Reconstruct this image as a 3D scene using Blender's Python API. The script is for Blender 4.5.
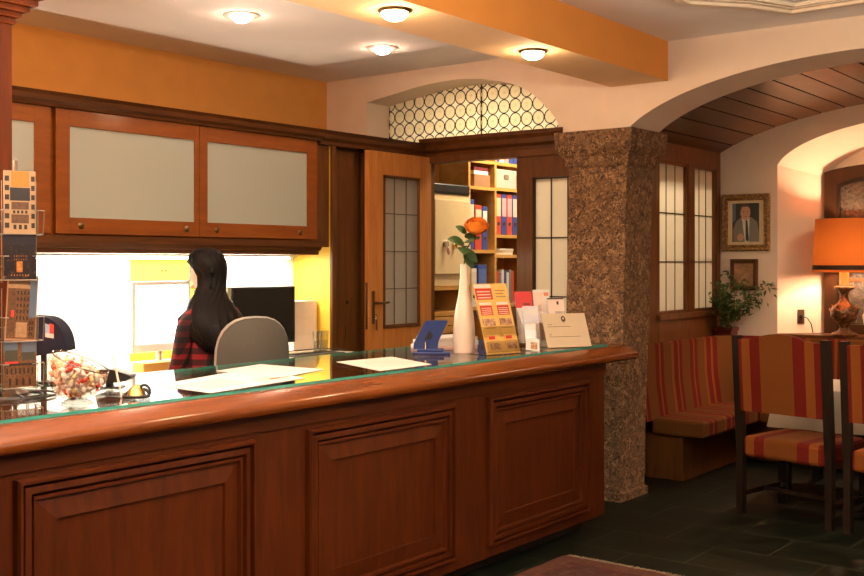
import bpy, bmesh, math, random
from mathutils import Vector, Matrix, noise
random.seed(7)
PI = math.pi
SC = bpy.context.scene
COL = SC.collection
for o in list(bpy.data.objects):
    bpy.data.objects.remove(o)

# ------------------------------------------------------------------ camera
cam_d = bpy.data.cameras.new('camera')
cam = bpy.data.objects.new('camera', cam_d)
COL.objects.link(cam)
cam.location = (0, 0, 1.62)
cam.rotation_euler = (PI/2, 0, math.radians(37.5 - 90))
cam_d.sensor_width = 36
cam_d.lens = 36*1085/864
cam_d.shift_y = -26/864
cam_d.clip_start = .05
SC.camera = cam

# ------------------------------------------------------------------ world
W = bpy.data.worlds.new('world')
SC.world = W
W.use_nodes = True
W.node_tree.nodes['Background'].inputs[0].default_value = (1.0, .70, .45, 1)
W.node_tree.nodes['Background'].inputs[1].default_value = .035
SC.view_settings.view_transform = 'Standard'
SC.view_settings.look = 'None'
SC.view_settings.gamma = 1
SC.view_settings.exposure = 1.0
SC.cycles.use_denoising = True
SC.cycles.max_bounces = 8
SC.cycles.diffuse_bounces = 4
SC.cycles.transparent_max_bounces = 24
SC.cycles.sample_clamp_indirect = 6

def lamp(name, kind, loc, power, color=(1, .75, .5), size=.1, rot=None, size_y=None, spot=None):
    d = bpy.data.lights.new(name, kind)
    d.energy = power
    d.color = color
    if kind == 'AREA':
        d.size = size
        if size_y:
            d.shape = 'RECTANGLE'; d.size_y = size_y
    else:
        d.shadow_soft_size = size
    if spot:
        d.spot_size = math.radians(spot); d.spot_blend = .6
    o = bpy.data.objects.new(name, d)
    o.location = loc
    if rot:
        o.rotation_euler = rot
    COL.objects.link(o)
    return o

WARM = (1, .70, .42)
lamp('lobby_fill', 'AREA', (3.2, -.6, 2.2), 150, (1, .80, .60), .7, (PI, 0, 0))  # added fill aimed upward to brighten lobby ceiling and arch wall, no fixture
lamp('lobby_fill', 'AREA', (1.6, 1.2, 2.3), 85, (1, .78, .58), .7, (PI, 0, 0))  # second added lobby fill, also without a fixture
lamp('reception_fill', 'AREA', (1.45, 4.1, 1.5), 140, (1, .84, .70), .6, (PI, math.radians(-12), 0))  # unseen source added to lift the reception ceiling
lamp('cabinet_top_fill', 'AREA', (4.7, 5.40, 2.545), 2.6, (1, .78, .56), 2.2, (PI+math.radians(42), 0, 0), .08)  # added glow behind the cornice for ceiling and orange wall; no strip lamp there
lamp('office_light', 'AREA', (7.9, 4.75, 3.05), 26, (1, .80, .54), .5)
lamp('alcove_light', 'AREA', (8.0, 1.6, 2.78), 13, (1, .62, .36), .4)
lamp('desk_tube_light', 'AREA', (4.2, 5.42, 1.655), 17, (1, .93, .78), 2.6, None, .08)

# ------------------------------------------------------------------ materials
MATS = {}

def nodes(name):
    m = bpy.data.materials.new(name)
    m.use_nodes = True
    nt = m.node_tree
    b = nt.nodes['Principled BSDF']
    return m, nt, b

def rgba(c):
    return (c[0], c[1], c[2], 1)

def plain(name, col, rough=.5, metal=0, var=.06, scale=18, bump=0, coat=0, spec=.5):
    if name in MATS:
        return MATS[name]
    m, nt, b = nodes(name)
    tc = nt.nodes.new('ShaderNodeTexCoord')
    n = nt.nodes.new('ShaderNodeTexNoise')
    n.inputs['Scale'].default_value = scale
    n.inputs['Detail'].default_value = 4
    nt.links.new(tc.outputs['Object'], n.inputs['Vector'])
    r = nt.nodes.new('ShaderNodeValToRGB')
    r.color_ramp.elements[0].position = .3
    r.color_ramp.elements[1].position = .7
    r.color_ramp.elements[0].color = rgba([max(0, x*(1-var)) for x in col])
    r.color_ramp.elements[1].color = rgba([min(1, x*(1+var)) for x in col])
    nt.links.new(n.outputs['Fac'], r.inputs['Fac'])
    nt.links.new(r.outputs['Color'], b.inputs['Base Color'])
    b.inputs['Roughness'].default_value = rough
    b.inputs['Metallic'].default_value = metal
    b.inputs['Coat Weight'].default_value = coat
    b.inputs['Coat Roughness'].default_value = .12
    b.inputs['Specular IOR Level'].default_value = spec
    if bump:
        bp = nt.nodes.new('ShaderNodeBump')
        bp.inputs['Strength'].default_value = bump
        bp.inputs['Distance'].default_value = .01
        nt.links.new(n.outputs['Fac'], bp.inputs['Height'])
        nt.links.new(bp.outputs['Normal'], b.inputs['Normal'])
    MATS[name] = m
    return m

def wood(name, col, dark, stretch=(1.2, 14, 14), rough=.35, coat=.3, seed=0):
    if name in MATS:
        return MATS[name]
    m, nt, b = nodes(name)
    tc = nt.nodes.new('ShaderNodeTexCoord')
    mp = nt.nodes.new('ShaderNodeMapping')
    mp.inputs['Scale'].default_value = stretch
    mp.inputs['Location'].default_value = (seed*3.1, seed*1.7, seed*.9)
    nt.links.new(tc.outputs['Object'], mp.inputs['Vector'])
    n = nt.nodes.new('ShaderNodeTexNoise')
    n.inputs['Scale'].default_value = 2.2
    n.inputs['Detail'].default_value = 6
    n.inputs['Distortion'].default_value = .7
    nt.links.new(mp.outputs['Vector'], n.inputs['Vector'])
    n2 = nt.nodes.new('ShaderNodeTexNoise')
    n2.inputs['Scale'].default_value = 14
    n2.inputs['Detail'].default_value = 3
    nt.links.new(mp.outputs['Vector'], n2.inputs['Vector'])
    mx = nt.nodes.new('ShaderNodeMath')
    mx.operation = 'MULTIPLY_ADD'
    mx.inputs[1].default_value = .35
    nt.links.new(n2.outputs['Fac'], mx.inputs[0])
    nt.links.new(n.outputs['Fac'], mx.inputs[2])
    r = nt.nodes.new('ShaderNodeValToRGB')
    r.color_ramp.elements[0].position = .42
    r.color_ramp.elements[1].position = .85
    r.color_ramp.elements[0].color = rgba(dark)
    r.color_ramp.elements[1].color = rgba(col)
    nt.links.new(mx.outputs[0], r.inputs['Fac'])
    nt.links.new(r.outputs['Color'], b.inputs['Base Color'])
    b.inputs['Roughness'].default_value = rough
    b.inputs['Specular IOR Level'].default_value = .25
    b.inputs['Coat Weight'].default_value = coat*.6
    b.inputs['Coat Roughness'].default_value = .15
    MATS[name] = m
    return m

def emit(name, col, strength):
    if name in MATS:
        return MATS[name]
    m, nt, b = nodes(name)
    b.inputs['Base Color'].default_value = rgba(col)
    b.inputs['Emission Color'].default_value = rgba(col)
    b.inputs['Emission Strength'].default_value = strength
    MATS[name] = m
    return m

def clear(name, tint=(1, 1, 1), ior=1.5, base=0.0, rough=.02):
    """thin clear sheet: see-through with a real reflection at grazing angles"""
    if name in MATS:
        return MATS[name]
    m, nt, b = nodes(name)
    out = nt.nodes['Material Output']
    t = nt.nodes.new('ShaderNodeBsdfTransparent')
    t.inputs[0].default_value = rgba(tint)
    g = nt.nodes.new('ShaderNodeBsdfGlossy')
    g.inputs['Roughness'].default_value = rough
    f = nt.nodes.new('ShaderNodeFresnel')
    f.inputs[0].default_value = ior
    ge = nt.nodes.new('ShaderNodeNewGeometry')
    io = nt.nodes.new('ShaderNodeMapRange')
    io.inputs['To Min'].default_value = ior
    io.inputs['To Max'].default_value = 1/ior
    nt.links.new(ge.outputs['Backfacing'], io.inputs['Value'])
    nt.links.new(io.outputs['Result'], f.inputs[0])
    a = nt.nodes.new('ShaderNodeMath')
    a.operation = 'ADD'
    a.use_clamp = True
    a.inputs[1].default_value = base
    nt.links.new(f.outputs[0], a.inputs[0])
    mx = nt.nodes.new('ShaderNodeMixShader')
    nt.links.new(a.outputs[0], mx.inputs[0])
    nt.links.new(t.outputs[0], mx.inputs[1])
    nt.links.new(g.outputs[0], mx.inputs[2])
    nt.links.new(mx.outputs[0], out.inputs['Surface'])
    MATS[name] = m
    return m

def obscured(name, col, trans=.6, rough=.25, bump=.6, scale=70):
    """rolled obscure glass: passes soft light, hides what is behind"""
    if name in MATS:
        return MATS[name]
    m, nt, b = nodes(name)
    out = nt.nodes['Material Output']
    tc = nt.nodes.new('ShaderNodeTexCoord')
    n = nt.nodes.new('ShaderNodeTexNoise')
    n.inputs['Scale'].default_value = scale
    nt.links.new(tc.outputs['Object'], n.inputs['Vector'])
    bp = nt.nodes.new('ShaderNodeBump')
    bp.inputs['Strength'].default_value = bump
    bp.inputs['Distance'].default_value = .004
    nt.links.new(n.outputs['Fac'], bp.inputs['Height'])
    t = nt.nodes.new('ShaderNodeBsdfTranslucent')
    t.inputs[0].default_value = rgba(col)
    b.inputs['Base Color'].default_value = rgba(col)
    b.inputs['Roughness'].default_value = rough
    nt.links.new(bp.outputs['Normal'], b.inputs['Normal'])
    nt.links.new(bp.outputs['Normal'], t.inputs['Normal'])
    mx = nt.nodes.new('ShaderNodeMixShader')
    mx.inputs[0].default_value = trans
    nt.links.new(b.outputs[0], mx.inputs[1])
    nt.links.new(t.outputs[0], mx.inputs[2])
    nt.links.new(mx.outputs[0], out.inputs['Surface'])
    MATS[name] = m
    return m

def stripes(name, axis, lo, width, bands, rough=.85, repeat=False):
    """woven stripe: bands = [(start, colour)...] across one object axis"""
    if name in MATS:
        return MATS[name]
    m, nt, b = nodes(name)
    tc = nt.nodes.new('ShaderNodeTexCoord')
    sp = nt.nodes.new('ShaderNodeSeparateXYZ')
    nt.links.new(tc.outputs['Object'], sp.inputs[0])
    a = nt.nodes.new('ShaderNodeMath'); a.operation = 'SUBTRACT'; a.inputs[1].default_value = lo
    nt.links.new(sp.outputs['XYZ'.index(axis)], a.inputs[0])
    d = nt.nodes.new('ShaderNodeMath'); d.operation = 'DIVIDE'; d.inputs[1].default_value = width
    nt.links.new(a.outputs[0], d.inputs[0])
    last = d
    if repeat:
        fr = nt.nodes.new('ShaderNodeMath'); fr.operation = 'FRACT'
        nt.links.new(d.outputs[0], fr.inputs[0]); last = fr
    r = nt.nodes.new('ShaderNodeValToRGB')
    r.color_ramp.interpolation = 'CONSTANT'
    els = r.color_ramp.elements
    els[0].position = bands[0][0]; els[0].color = rgba(bands[0][1])
    els[1].position = bands[1][0]; els[1].color = rgba(bands[1][1])
    for p, c in bands[2:]:
        e = els.new(p); e.color = rgba(c)
    nt.links.new(last.outputs[0], r.inputs['Fac'])
    n = nt.nodes.new('ShaderNodeTexNoise'); n.inputs['Scale'].default_value = 120
    nt.links.new(tc.outputs['Object'], n.inputs['Vector'])
    hs = nt.nodes.new('ShaderNodeMix'); hs.data_type = 'RGBA'; hs.blend_type = 'MULTIPLY'
    hs.inputs['Factor'].default_value = .5
    nt.links.new(r.outputs['Color'], hs.inputs['A'])
    nt.links.new(n.outputs['Color'], hs.inputs['B'])
    gm = nt.nodes.new('ShaderNodeMix'); gm.data_type = 'RGBA'; gm.blend_type = 'MIX'
    gm.inputs['Factor'].default_value = .55
    nt.links.new(hs.outputs['Result'], gm.inputs['A'])
    nt.links.new(r.outputs['Color'], gm.inputs['B'])
    nt.links.new(gm.outputs['Result'], b.inputs['Base Color'])
    bp = nt.nodes.new('ShaderNodeBump'); bp.inputs['Strength'].default_value = .25
    bp.inputs['Distance'].default_value = .004
    nt.links.new(n.outputs['Fac'], bp.inputs['Height'])
    nt.links.new(bp.outputs['Normal'], b.inputs['Normal'])
    b.inputs['Roughness'].default_value = rough
    b.inputs['Specular IOR Level'].default_value = .2
    MATS[name] = m
    return m

def patchy(name, cols, scale=30, rough=.4, bump=0, stretch=(1, 1, 1), kind='noise', coat=0):
    """picture-like or stony surface: noise through several colours"""
    if name in MATS:
        return MATS[name]
    m, nt, b = nodes(name)
    tc = nt.nodes.new('ShaderNodeTexCoord')
    mp = nt.nodes.new('ShaderNodeMapping'); mp.inputs['Scale'].default_value = stretch
    nt.links.new(tc.outputs['Object'], mp.inputs['Vector'])
    if kind == 'voronoi':
        n = nt.nodes.new('ShaderNodeTexVoronoi')
        n.inputs['Scale'].default_value = scale
        nz = nt.nodes.new('ShaderNodeTexNoise'); nz.inputs['Scale'].default_value = scale*.7
        nz.inputs['Detail'].default_value = 5
        nt.links.new(mp.outputs['Vector'], nz.inputs['Vector'])
        ad = nt.nodes.new('ShaderNodeMix'); ad.data_type = 'RGBA'; ad.inputs['Factor'].default_value = .12
        nt.links.new(mp.outputs['Vector'], ad.inputs['A']); nt.links.new(nz.outputs['Color'], ad.inputs['B'])
        nt.links.new(ad.outputs['Result'], n.inputs['Vector'])
        sp = nt.nodes.new('ShaderNodeSeparateColor')
        nt.links.new(n.outputs['Color'], sp.inputs[0])
        fac = sp.outputs[0]; hgt = nz.outputs['Fac']
    else:
        n = nt.nodes.new('ShaderNodeTexNoise')
        n.inputs['Scale'].default_value = scale; n.inputs['Detail'].default_value = 5
        n.inputs['Roughness'].default_value = .65
        nt.links.new(mp.outputs['Vector'], n.inputs['Vector'])
        fac = n.outputs['Fac']; hgt = fac
    r = nt.nodes.new('ShaderNodeValToRGB')
    els = r.color_ramp.elements
    lo, hi = (0, 1) if kind == 'voronoi' else (.3, .72)
    k = len(cols)-1
    els[0].position = lo; els[0].color = rgba(cols[0])
    els[1].position = hi; els[1].color = rgba(cols[-1])
    for i, c in enumerate(cols[1:-1], 1):
        e = els.new(lo+(hi-lo)*i/k); e.color = rgba(c)
    nt.links.new(fac, r.inputs['Fac'])
    nt.links.new(r.outputs['Color'], b.inputs['Base Color'])
    b.inputs['Roughness'].default_value = rough
    b.inputs['Coat Weight'].default_value = coat
    if bump:
        bp = nt.nodes.new('ShaderNodeBump'); bp.inputs['Strength'].default_value = bump
        bp.inputs['Distance'].default_value = .01
        nt.links.new(hgt, bp.inputs['Height']); nt.links.new(bp.outputs['Normal'], b.inputs['Normal'])
    MATS[name] = m
    return m

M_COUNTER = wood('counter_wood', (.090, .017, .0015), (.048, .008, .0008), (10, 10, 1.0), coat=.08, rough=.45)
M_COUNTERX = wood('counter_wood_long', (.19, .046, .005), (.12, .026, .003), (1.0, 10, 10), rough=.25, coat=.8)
M_COUNTERR = wood('counter_rail', (.085, .016, .0015), (.046, .0075, .0008), (1.0, 10, 10), coat=.08, rough=.45)
M_CAB = wood('cabinet_wood', (.25, .072, .009), (.18, .045, .005), (1.2, 9, 9), rough=.4)
M_CABV = wood('cabinet_wood_upright', (.25, .072, .009), (.18, .045, .005), (9, 9, 1.2), rough=.4)
M_CORN = wood('cornice_wood', (.105, .036, .008), (.055, .018, .004), (1.2, 9, 9), rough=.35)
M_DARK = wood('dark_wood', (.125, .046, .010), (.068, .024, .005), (9, 9, 1.0), rough=.45)
M_DOOR = wood('door_wood', (.52, .215, .050), (.38, .14, .028), (10, 10, 1.0), rough=.4)
M_YEL = wood('pale_maple', (.80, .52, .06), (.70, .43, .045), (8, 8, 1.0), rough=.5, coat=.1)
M_SHELF = wood('shelf_wood', (.62, .34, .09), (.48, .25, .06), (3, 3, 6), rough=.5, coat=.1)
M_CHAIRW = wood('chair_wood', (.014, .0075, .003), (.008, .004, .002), (9, 9, 1.2), rough=.5, coat=.05)
M_VAULT = wood('vault_wood', (.10, .040, .011), (.055, .022, .006), (.8, 6, 6), rough=.35, coat=.25)
M_ALC = wood('alcove_wood', (.18, .065, .014), (.10, .036, .008), (9, 9, 1.0), rough=.45)
M_CREAM = plain('cream_plaster', (.82, .69, .56), .9, var=.025, scale=6, bump=.05)
M_CEIL = plain('ceiling_plaster', (.90, .87, .84), .9, var=.02, scale=5)
M_ORANGE = plain('orange_plaster', (.74, .36, .085), .9, var=.04, scale=6, bump=.04)
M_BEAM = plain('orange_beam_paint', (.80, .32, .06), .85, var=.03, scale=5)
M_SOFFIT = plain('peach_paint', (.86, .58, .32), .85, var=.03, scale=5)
M_WHITE = plain('white_laminate', (.85, .84, .80), .5, var=.01)
M_PAPER = plain('white_paper', (.74, .72, .70), .7, var=.02)
M_PINKP = plain('pink_paper', (.72, .50, .47), .7, var=.03)
M_BLACK = plain('black_plastic', (.012, .012, .013), .4, var=.1)
M_NAVY = plain('navy_plastic', (.010, .011, .028), .7, var=.1, spec=.2)
M_GREYF = plain('grey_chair_fabric', (.085, .082, .072), .85, var=.12, scale=200, bump=.2)
M_RIM = plain('pale_plastic', (.34, .32, .29), .4, var=.02)
M_CHROME = plain('chrome', (.75, .74, .72), .15, 1, var=.02)
M_BRASS = plain('brass', (.62, .40, .14), .25, 1, var=.05)
M_DBRASS = plain('old_brass', (.20, .13, .06), .35, 1, var=.1)
M_LEAD = plain('lead_came', (.035, .032, .028), .5, .6, var=.1)
M_BLUE = plain('blue_metal', (.018, .040, .17), .35, 0, var=.04, coat=.2)
M_RED = plain('red_print', (.62, .035, .03), .5, var=.03)
M_YELP = plain('yellow_print', (.80, .50, .13), .5, var=.05)
M_BEIGE = plain('beige_print', (.60, .48, .33), .5, var=.03)
M_INK = plain('dark_ink', (.06, .035, .02), .6, var=.1)
M_TAN = plain('tan_card', (.34, .18, .09), .5, var=.05)
M_FROST = obscured('frosted_pane', (.47, .52, .46), .2, .45, .1, 300)
M_OBS = obscured('obscure_pane', (.88, .84, .74), .75, .2, .8, 60)
M_OBSG = obscured('seedy_pane', (.62, .58, .50), .5, .15, .9, 45)
M_GLASS = clear('clear_pane', (.93, .97, .95))
M_ACRYL = clear('clear_acrylic', (.93, .92, .90), base=.06)
M_GEDGE = plain('green_pane_edge', (.06, .36, .28), .15, var=.1)
M_DOME = emit('lit_dome', (1, .70, .40), 95)
M_SPOTL = emit('lit_spot', (1, .64, .46), 75)
M_PINKM = plain('pink_enamel', (.75, .42, .36), .4, var=.02)
M_GOLD = patchy('carved_gold', [(.035, .016, .005), (.24, .12, .028), (.62, .38, .10)], 60, .35, .8, coat=.2)
M_STONE = patchy('rough_stone', [(.022, .011, .004), (.12, .058, .023), (.20, .105, .045), (.05, .025, .010), (.36, .21, .10), (.11, .053, .020)], 52, .8, .9, kind='voronoi')
M_SKIN = plain('skin', (.72, .46, .33), .5, var=.03)
M_HAIR = wood('black_hair', (.008, .006, .006), (.003, .002, .002), (60, 60, 1.5), rough=.42, coat=.0)
M_HAIR.node_tree.nodes['Principled BSDF'].inputs['Specular IOR Level'].default_value = .12
M_LEAF = patchy('ficus_leaf', [(.020, .045, .012), (.055, .11, .025), (.13, .20, .05)], 9, .45)
M_STEM = plain('plant_stem', (.20, .14, .06), .7)
M_ROSELEAF = plain('rose_leaf', (.035, .085, .022), .5, var=.2)
M_ROSE = plain('orange_petal', (.86, .29, .03), .5, var=.12, scale=40)
M_VASE = plain('white_ceramic', (.80, .66, .56), .3, var=.015, coat=.2)
M_POT = plain('dark_red_pot', (.10, .012, .008), .4, var=.1)
M_SHADE = None

# ------------------------------------------------------------------ mesh helpers
class MB:
    def __init__(s):
        s.bm = bmesh.new(); s.mi = 0
    def face(s, vs):
        try:
            f = s.bm.faces.new(vs); f.material_index = s.mi; return f
        except ValueError:
            return None
    def v(s, p):
        return s.bm.verts.new(p)
    def poly(s, pts):
        return s.face([s.v(p) for p in pts])
    def box(s, x0, x1, y0, y1, z0, z1, b=0):
        ps = [(x0, y0, z0), (x1, y0, z0), (x1, y1, z0), (x0, y1, z0), (x0, y0, z1), (x1, y0, z1), (x1, y1, z1), (x0, y1, z1)]
        vs = [s.v(p) for p in ps]
        fs = [s.face([vs[i] for i in q]) for q in ((3, 2, 1, 0), (4, 5, 6, 7), (0, 1, 5, 4), (1, 2, 6, 5), (2, 3, 7, 6), (3, 0, 4, 7))]
        if b:
            es = list({e for f in fs for e in f.edges})
            r = bmesh.ops.bevel(s.bm, geom=es, offset=b, segments=2, affect='EDGES', profile=.5, material=-1)
            for f in r['faces']:
                f.material_index = s.mi
        return s
    def prism(s, pts, d):
        """closed polygon pts (3-D) pushed along vector d"""
        a = [s.v(p) for p in pts]
        c = [s.v(Vector(p)+Vector(d)) for p in pts]
        n = len(pts)
        s.face(list(reversed(a))); s.face(c)
        for i in range(n):
            s.face([a[i], a[(i+1) % n], c[(i+1) % n], c[i]])
        return s
    def lathe(s, prof, n=32, o=(0, 0, 0), cap=True):
        rings = []
        for r, z in prof:
            if r < 1e-6:
                rings.append([s.v((o[0], o[1], o[2]+z))])
            else:
                rings.append([s.v((o[0]+r*math.cos(2*PI*k/n), o[1]+r*math.sin(2*PI*k/n), o[2]+z)) for k in range(n)])
        for A, B in zip(rings, rings[1:]):
            for k in range(n):
                k2 = (k+1) % n
                if len(A) == 1 and len(B) == 1: continue
                if len(A) == 1: s.face([A[0], B[k2], B[k]])
                elif len(B) == 1: s.face([A[k], A[k2], B[0]])
                else: s.face([A[k], A[k2], B[k2], B[k]])
        if cap:
            if len(rings[0]) > 1: s.face(list(reversed(rings[0])))
            if len(rings[-1]) > 1: s.face(rings[-1])
        return s
    def tube(s, pts, r, n=8, closed=False):
        pts = [Vector(p) for p in pts]
        rs = r if isinstance(r, (list, tuple)) else [r]*len(pts)
        rings = []
        up = Vector((0, 0, 1))
        N = len(pts)
        for i, p in enumerate(pts):
            if closed: t = pts[(i+1) % N]-pts[i-1]
            else: t = pts[min(i+1, N-1)]-pts[max(i-1, 0)]
            t.normalize()
            ref = up if abs(t.dot(up)) < .95 else Vector((1, 0, 0))
            a = t.cross(ref).normalized(); b = t.cross(a).normalized()
            rings.append([s.v(p+a*rs[i]*math.cos(2*PI*k/n)+b*rs[i]*math.sin(2*PI*k/n)) for k in range(n)])
        pairs = list(zip(rings, rings[1:]))
        if closed: pairs.append((rings[-1], rings[0]))
        for A, B in pairs:
            for k in range(n):
                s.face([A[k], A[(k+1) % n], B[(k+1) % n], B[k]])
        if not closed:
            s.face(list(reversed(rings[0]))); s.face(rings[-1])
        return s
    def ball(s, c, r, n=12, m=8, sq=(1, 1, 1)):
        st = len(s.bm.verts)
        pr = [(r*math.sin(PI*i/m), -r*math.cos(PI*i/m)) for i in range(m+1)]
        s.bm.verts.ensure_lookup_table()
        s.lathe(pr, n, (0, 0, 0))
        s.bm.verts.ensure_lookup_table()
        for v in s.bm.verts[st:]:
            v.co = Vector((v.co.x*sq[0]+c[0], v.co.y*sq[1]+c[1], v.co.z*sq[2]+c[2]))
        return s
    def frame(s, P, prof, fill=True):
        """rectangle x0,x1,z0,z1 facing -Y at y; profile [(inset, out)] swept round it, mitred; then filled"""
        x0, x1, z0, z1, y = P
        rings = []
        for t, h in prof:
            rings.append([s.v((x0+t, y-h, z0+t)), s.v((x1-t, y-h, z0+t)), s.v((x1-t, y-h, z1-t)), s.v((x0+t, y-h, z1-t))])
        for A, B in zip(rings, rings[1:]):
            for k in range(4):
                s.face([A[k], A[(k+1) % 4], B[(k+1) % 4], B[k]])
        if fill: s.face(rings[-1])
        return s
    def xf(s, mat, start=0):
        s.bm.verts.ensure_lookup_table()
        for v in s.bm.verts[start:]:
            v.co = mat @ v.co
        return s
    def n(s):
        return len(s.bm.verts)
    def build(s, name, mats, parent=None, smooth=False, kind=None, loc=None, norm=True):
        if norm:
            bmesh.ops.recalc_face_normals(s.bm, faces=s.bm.faces)
        me = bpy.data.meshes.new(name)
        s.bm.to_mesh(me); s.bm.free()
        if not isinstance(mats, (list, tuple)): mats = [mats]
        for m in mats: me.materials.append(m)
        if smooth:
            for p in me.polygons: p.use_smooth = True
            try: me.set_sharp_from_angle(angle=math.radians(42))
            except Exception: pass
        o = bpy.data.objects.new(name, me)
        COL.objects.link(o)
        if parent: o.parent = parent
        if loc: o.location = loc
        if kind: o['kind'] = kind
        return o

def thing(name, label, cat, loc=(0, 0, 0), rot=0, group=None):
    o = bpy.data.objects.new(name, None)
    o.empty_display_size = .1
    COL.objects.link(o)
    o.location = loc
    o.rotation_euler = rot if isinstance(rot, tuple) else (0, 0, rot)
    o['label'] = label; o['category'] = cat
    if group: o['group'] = group
    return o

def tag(o, label, cat, group=None, kind=None):
    o['label'] = label; o['category'] = cat
    if group: o['group'] = group
    if kind: o['kind'] = kind
    return o

def copy_tree(o, parent=None):
    c = o.copy(); COL.objects.link(c)
    if parent: c.parent = parent
    for ch in list(o.children): copy_tree(ch, c)
    return c

def struct(mb, name, mats, label=None, cat=None, smooth=False):
    o = mb.build(name, mats, smooth=smooth, kind='structure')
    if label: o['label'] = label; o['category'] = cat
    return o

def box(name, mat, b, parent=None, bev=0):
    return MB().box(*b, b=bev).build(name, mat, parent)

# ------------------------------------------------------------------ room shell
# lobby floor: dark slate slabs with pale joints
def tile_mat():
    m, nt, b = nodes('slate_floor')
    tc = nt.nodes.new('ShaderNodeTexCoord')
    mp = nt.nodes.new('ShaderNodeMapping'); mp.inputs['Rotation'].default_value = (0, 0, PI/2)
    nt.links.new(tc.outputs['Object'], mp.inputs['Vector'])
    br = nt.nodes.new('ShaderNodeTexBrick')
    br.inputs['Scale'].default_value = 1
    br.inputs['Brick Width'].default_value = .62
    br.inputs['Row Height'].default_value = .42
    br.inputs['Mortar Size'].default_value = .006
    br.inputs['Color1'].default_value = (.0022, .0042, .0018, 1)
    br.inputs['Color2'].default_value = (.0040, .0066, .0030, 1)
    br.inputs['Mortar'].default_value = (.042, .042, .024, 1)
    nt.links.new(mp.outputs['Vector'], br.inputs['Vector'])
    n = nt.nodes.new('ShaderNodeTexNoise'); n.inputs['Scale'].default_value = 7; n.inputs['Detail'].default_value = 6
    nt.links.new(tc.outputs['Object'], n.inputs['Vector'])
    mx = nt.nodes.new('ShaderNodeMix'); mx.data_type = 'RGBA'; mx.blend_type = 'OVERLAY'; mx.inputs['Factor'].default_value = .5
    nt.links.new(br.outputs['Color'], mx.inputs['A']); nt.links.new(n.outputs['Fac'], mx.inputs['B'])
    nt.links.new(mx.outputs['Result'], b.inputs['Base Color'])
    b.inputs['Roughness'].default_value = .5
    b.inputs['Specular IOR Level'].default_value = .22
    bp = nt.nodes.new('ShaderNodeBump'); bp.inputs['Strength'].default_value = .25; bp.inputs['Distance'].default_value = .01
    nt.links.new(n.outputs['Fac'], bp.inputs['Height']); nt.links.new(bp.outputs['Normal'], b.inputs['Normal'])
    return m
struct(MB().box(-1.5, 9.6, -2.2, 6.4, -.1, 0), 'floor', tile_mat(), 'dark slate tiled floor with pale joints', 'floor')
struct(MB().box(.4, 6.56, 4.16, 6.3, 0, .25).box(6.56, 9.3, 3.95, 6.3, 0, .25), 'floor_raised', plain('dark_carpet', (.05, .035, .025), .9, var=.2, scale=150),
       'raised dark floor behind the reception counter', 'floor')
# lobby ceiling, reception ceiling with its dropped panel
struct(MB().box(-1.5, 7.05, -2.2, 3.12, 3.07, 3.2), 'ceiling_lobby', M_CEIL, 'plain pale ceiling over the lobby', 'ceiling')
struct(MB().box(-.5, 6.64, 3.12, 6.3, 3.118, 3.25), 'ceiling_reception', M_CEIL, 'pale ceiling strip round the reception area', 'ceiling')
o = struct(MB().box(.3, 5.80, 3.3, 5.56, 3.055, 3.122, b=.03), 'ceiling_panel', M_CEIL, 'dropped pale ceiling panel above the reception desk', 'ceiling')
# beam
mb = MB()
mb.prism([(-.5, 3.11, 2.81), (-.5, 3.53, 2.81), (-.5, 3.53, 3.14), (-.5, 3.11, 3.14)], (7.14, 0, 0))
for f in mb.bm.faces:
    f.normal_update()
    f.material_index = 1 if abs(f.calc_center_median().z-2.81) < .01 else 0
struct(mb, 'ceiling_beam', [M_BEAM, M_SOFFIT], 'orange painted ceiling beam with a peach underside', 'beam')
# stucco moulding on the lobby ceiling
mb = MB()
pl = [(3.4, 2.54), (5.61, 2.54), (5.9, 2.30), (6.19, 2.16), (6.17, 1.72), (6.17, .2), (3.4, .2)]
for k, (w0, w1, h) in enumerate(((0, .05, .035), (.05, .09, .018), (.13, .15, .02))):
    cx, cy = 4.8, 1.35
    def ins(p, t):
        d = Vector((cx-p[0], cy-p[1])).normalized()
        return (p[0]+d.x*t, p[1]+d.y*t)
    N = len(pl)
    for i in range(N):
        a, c = pl[i], pl[(i+1) % N]
        a0, a1, c0, c1 = ins(a, w0), ins(a, w1), ins(c, w0), ins(c, w1)
        z0, z1 = 3.075, 3.07-h
        mb.prism([(*a0, z1), (*a1, z1), (*c1, z1), (*c0, z1)], (0, 0, z0-z1))
struct(mb, 'trim_1', plain('stucco', (.84, .72, .56), .8, var=.03), 'raised stucco moulding on the lobby ceiling', 'moulding')

def arch_wall(mb, x0, x1, ys, zf, ztop, jamb=None, zbot=0):
    """wall slab between x0 and x1 over an arched opening: ys samples, zf(y) the underside"""
    pts = [(y, zf(y)) for y in ys]
    for (ya, za), (yb, zb) in zip(pts, pts[1:]):
        mb.poly([(x0, ya, za), (x0, yb, zb), (x0, yb, ztop), (x0, ya, ztop)])
        mb.poly([(x1, ya, za), (x1, yb, zb), (x1, yb, ztop), (x1, ya, ztop)])
        mb.poly([(x0, ya, za), (x0, yb, zb), (x1, yb, zb), (x1, ya, za)])
def arange(a, b, n):
    return [a+(b-a)*i/n for i in range(n+1)]

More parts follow.
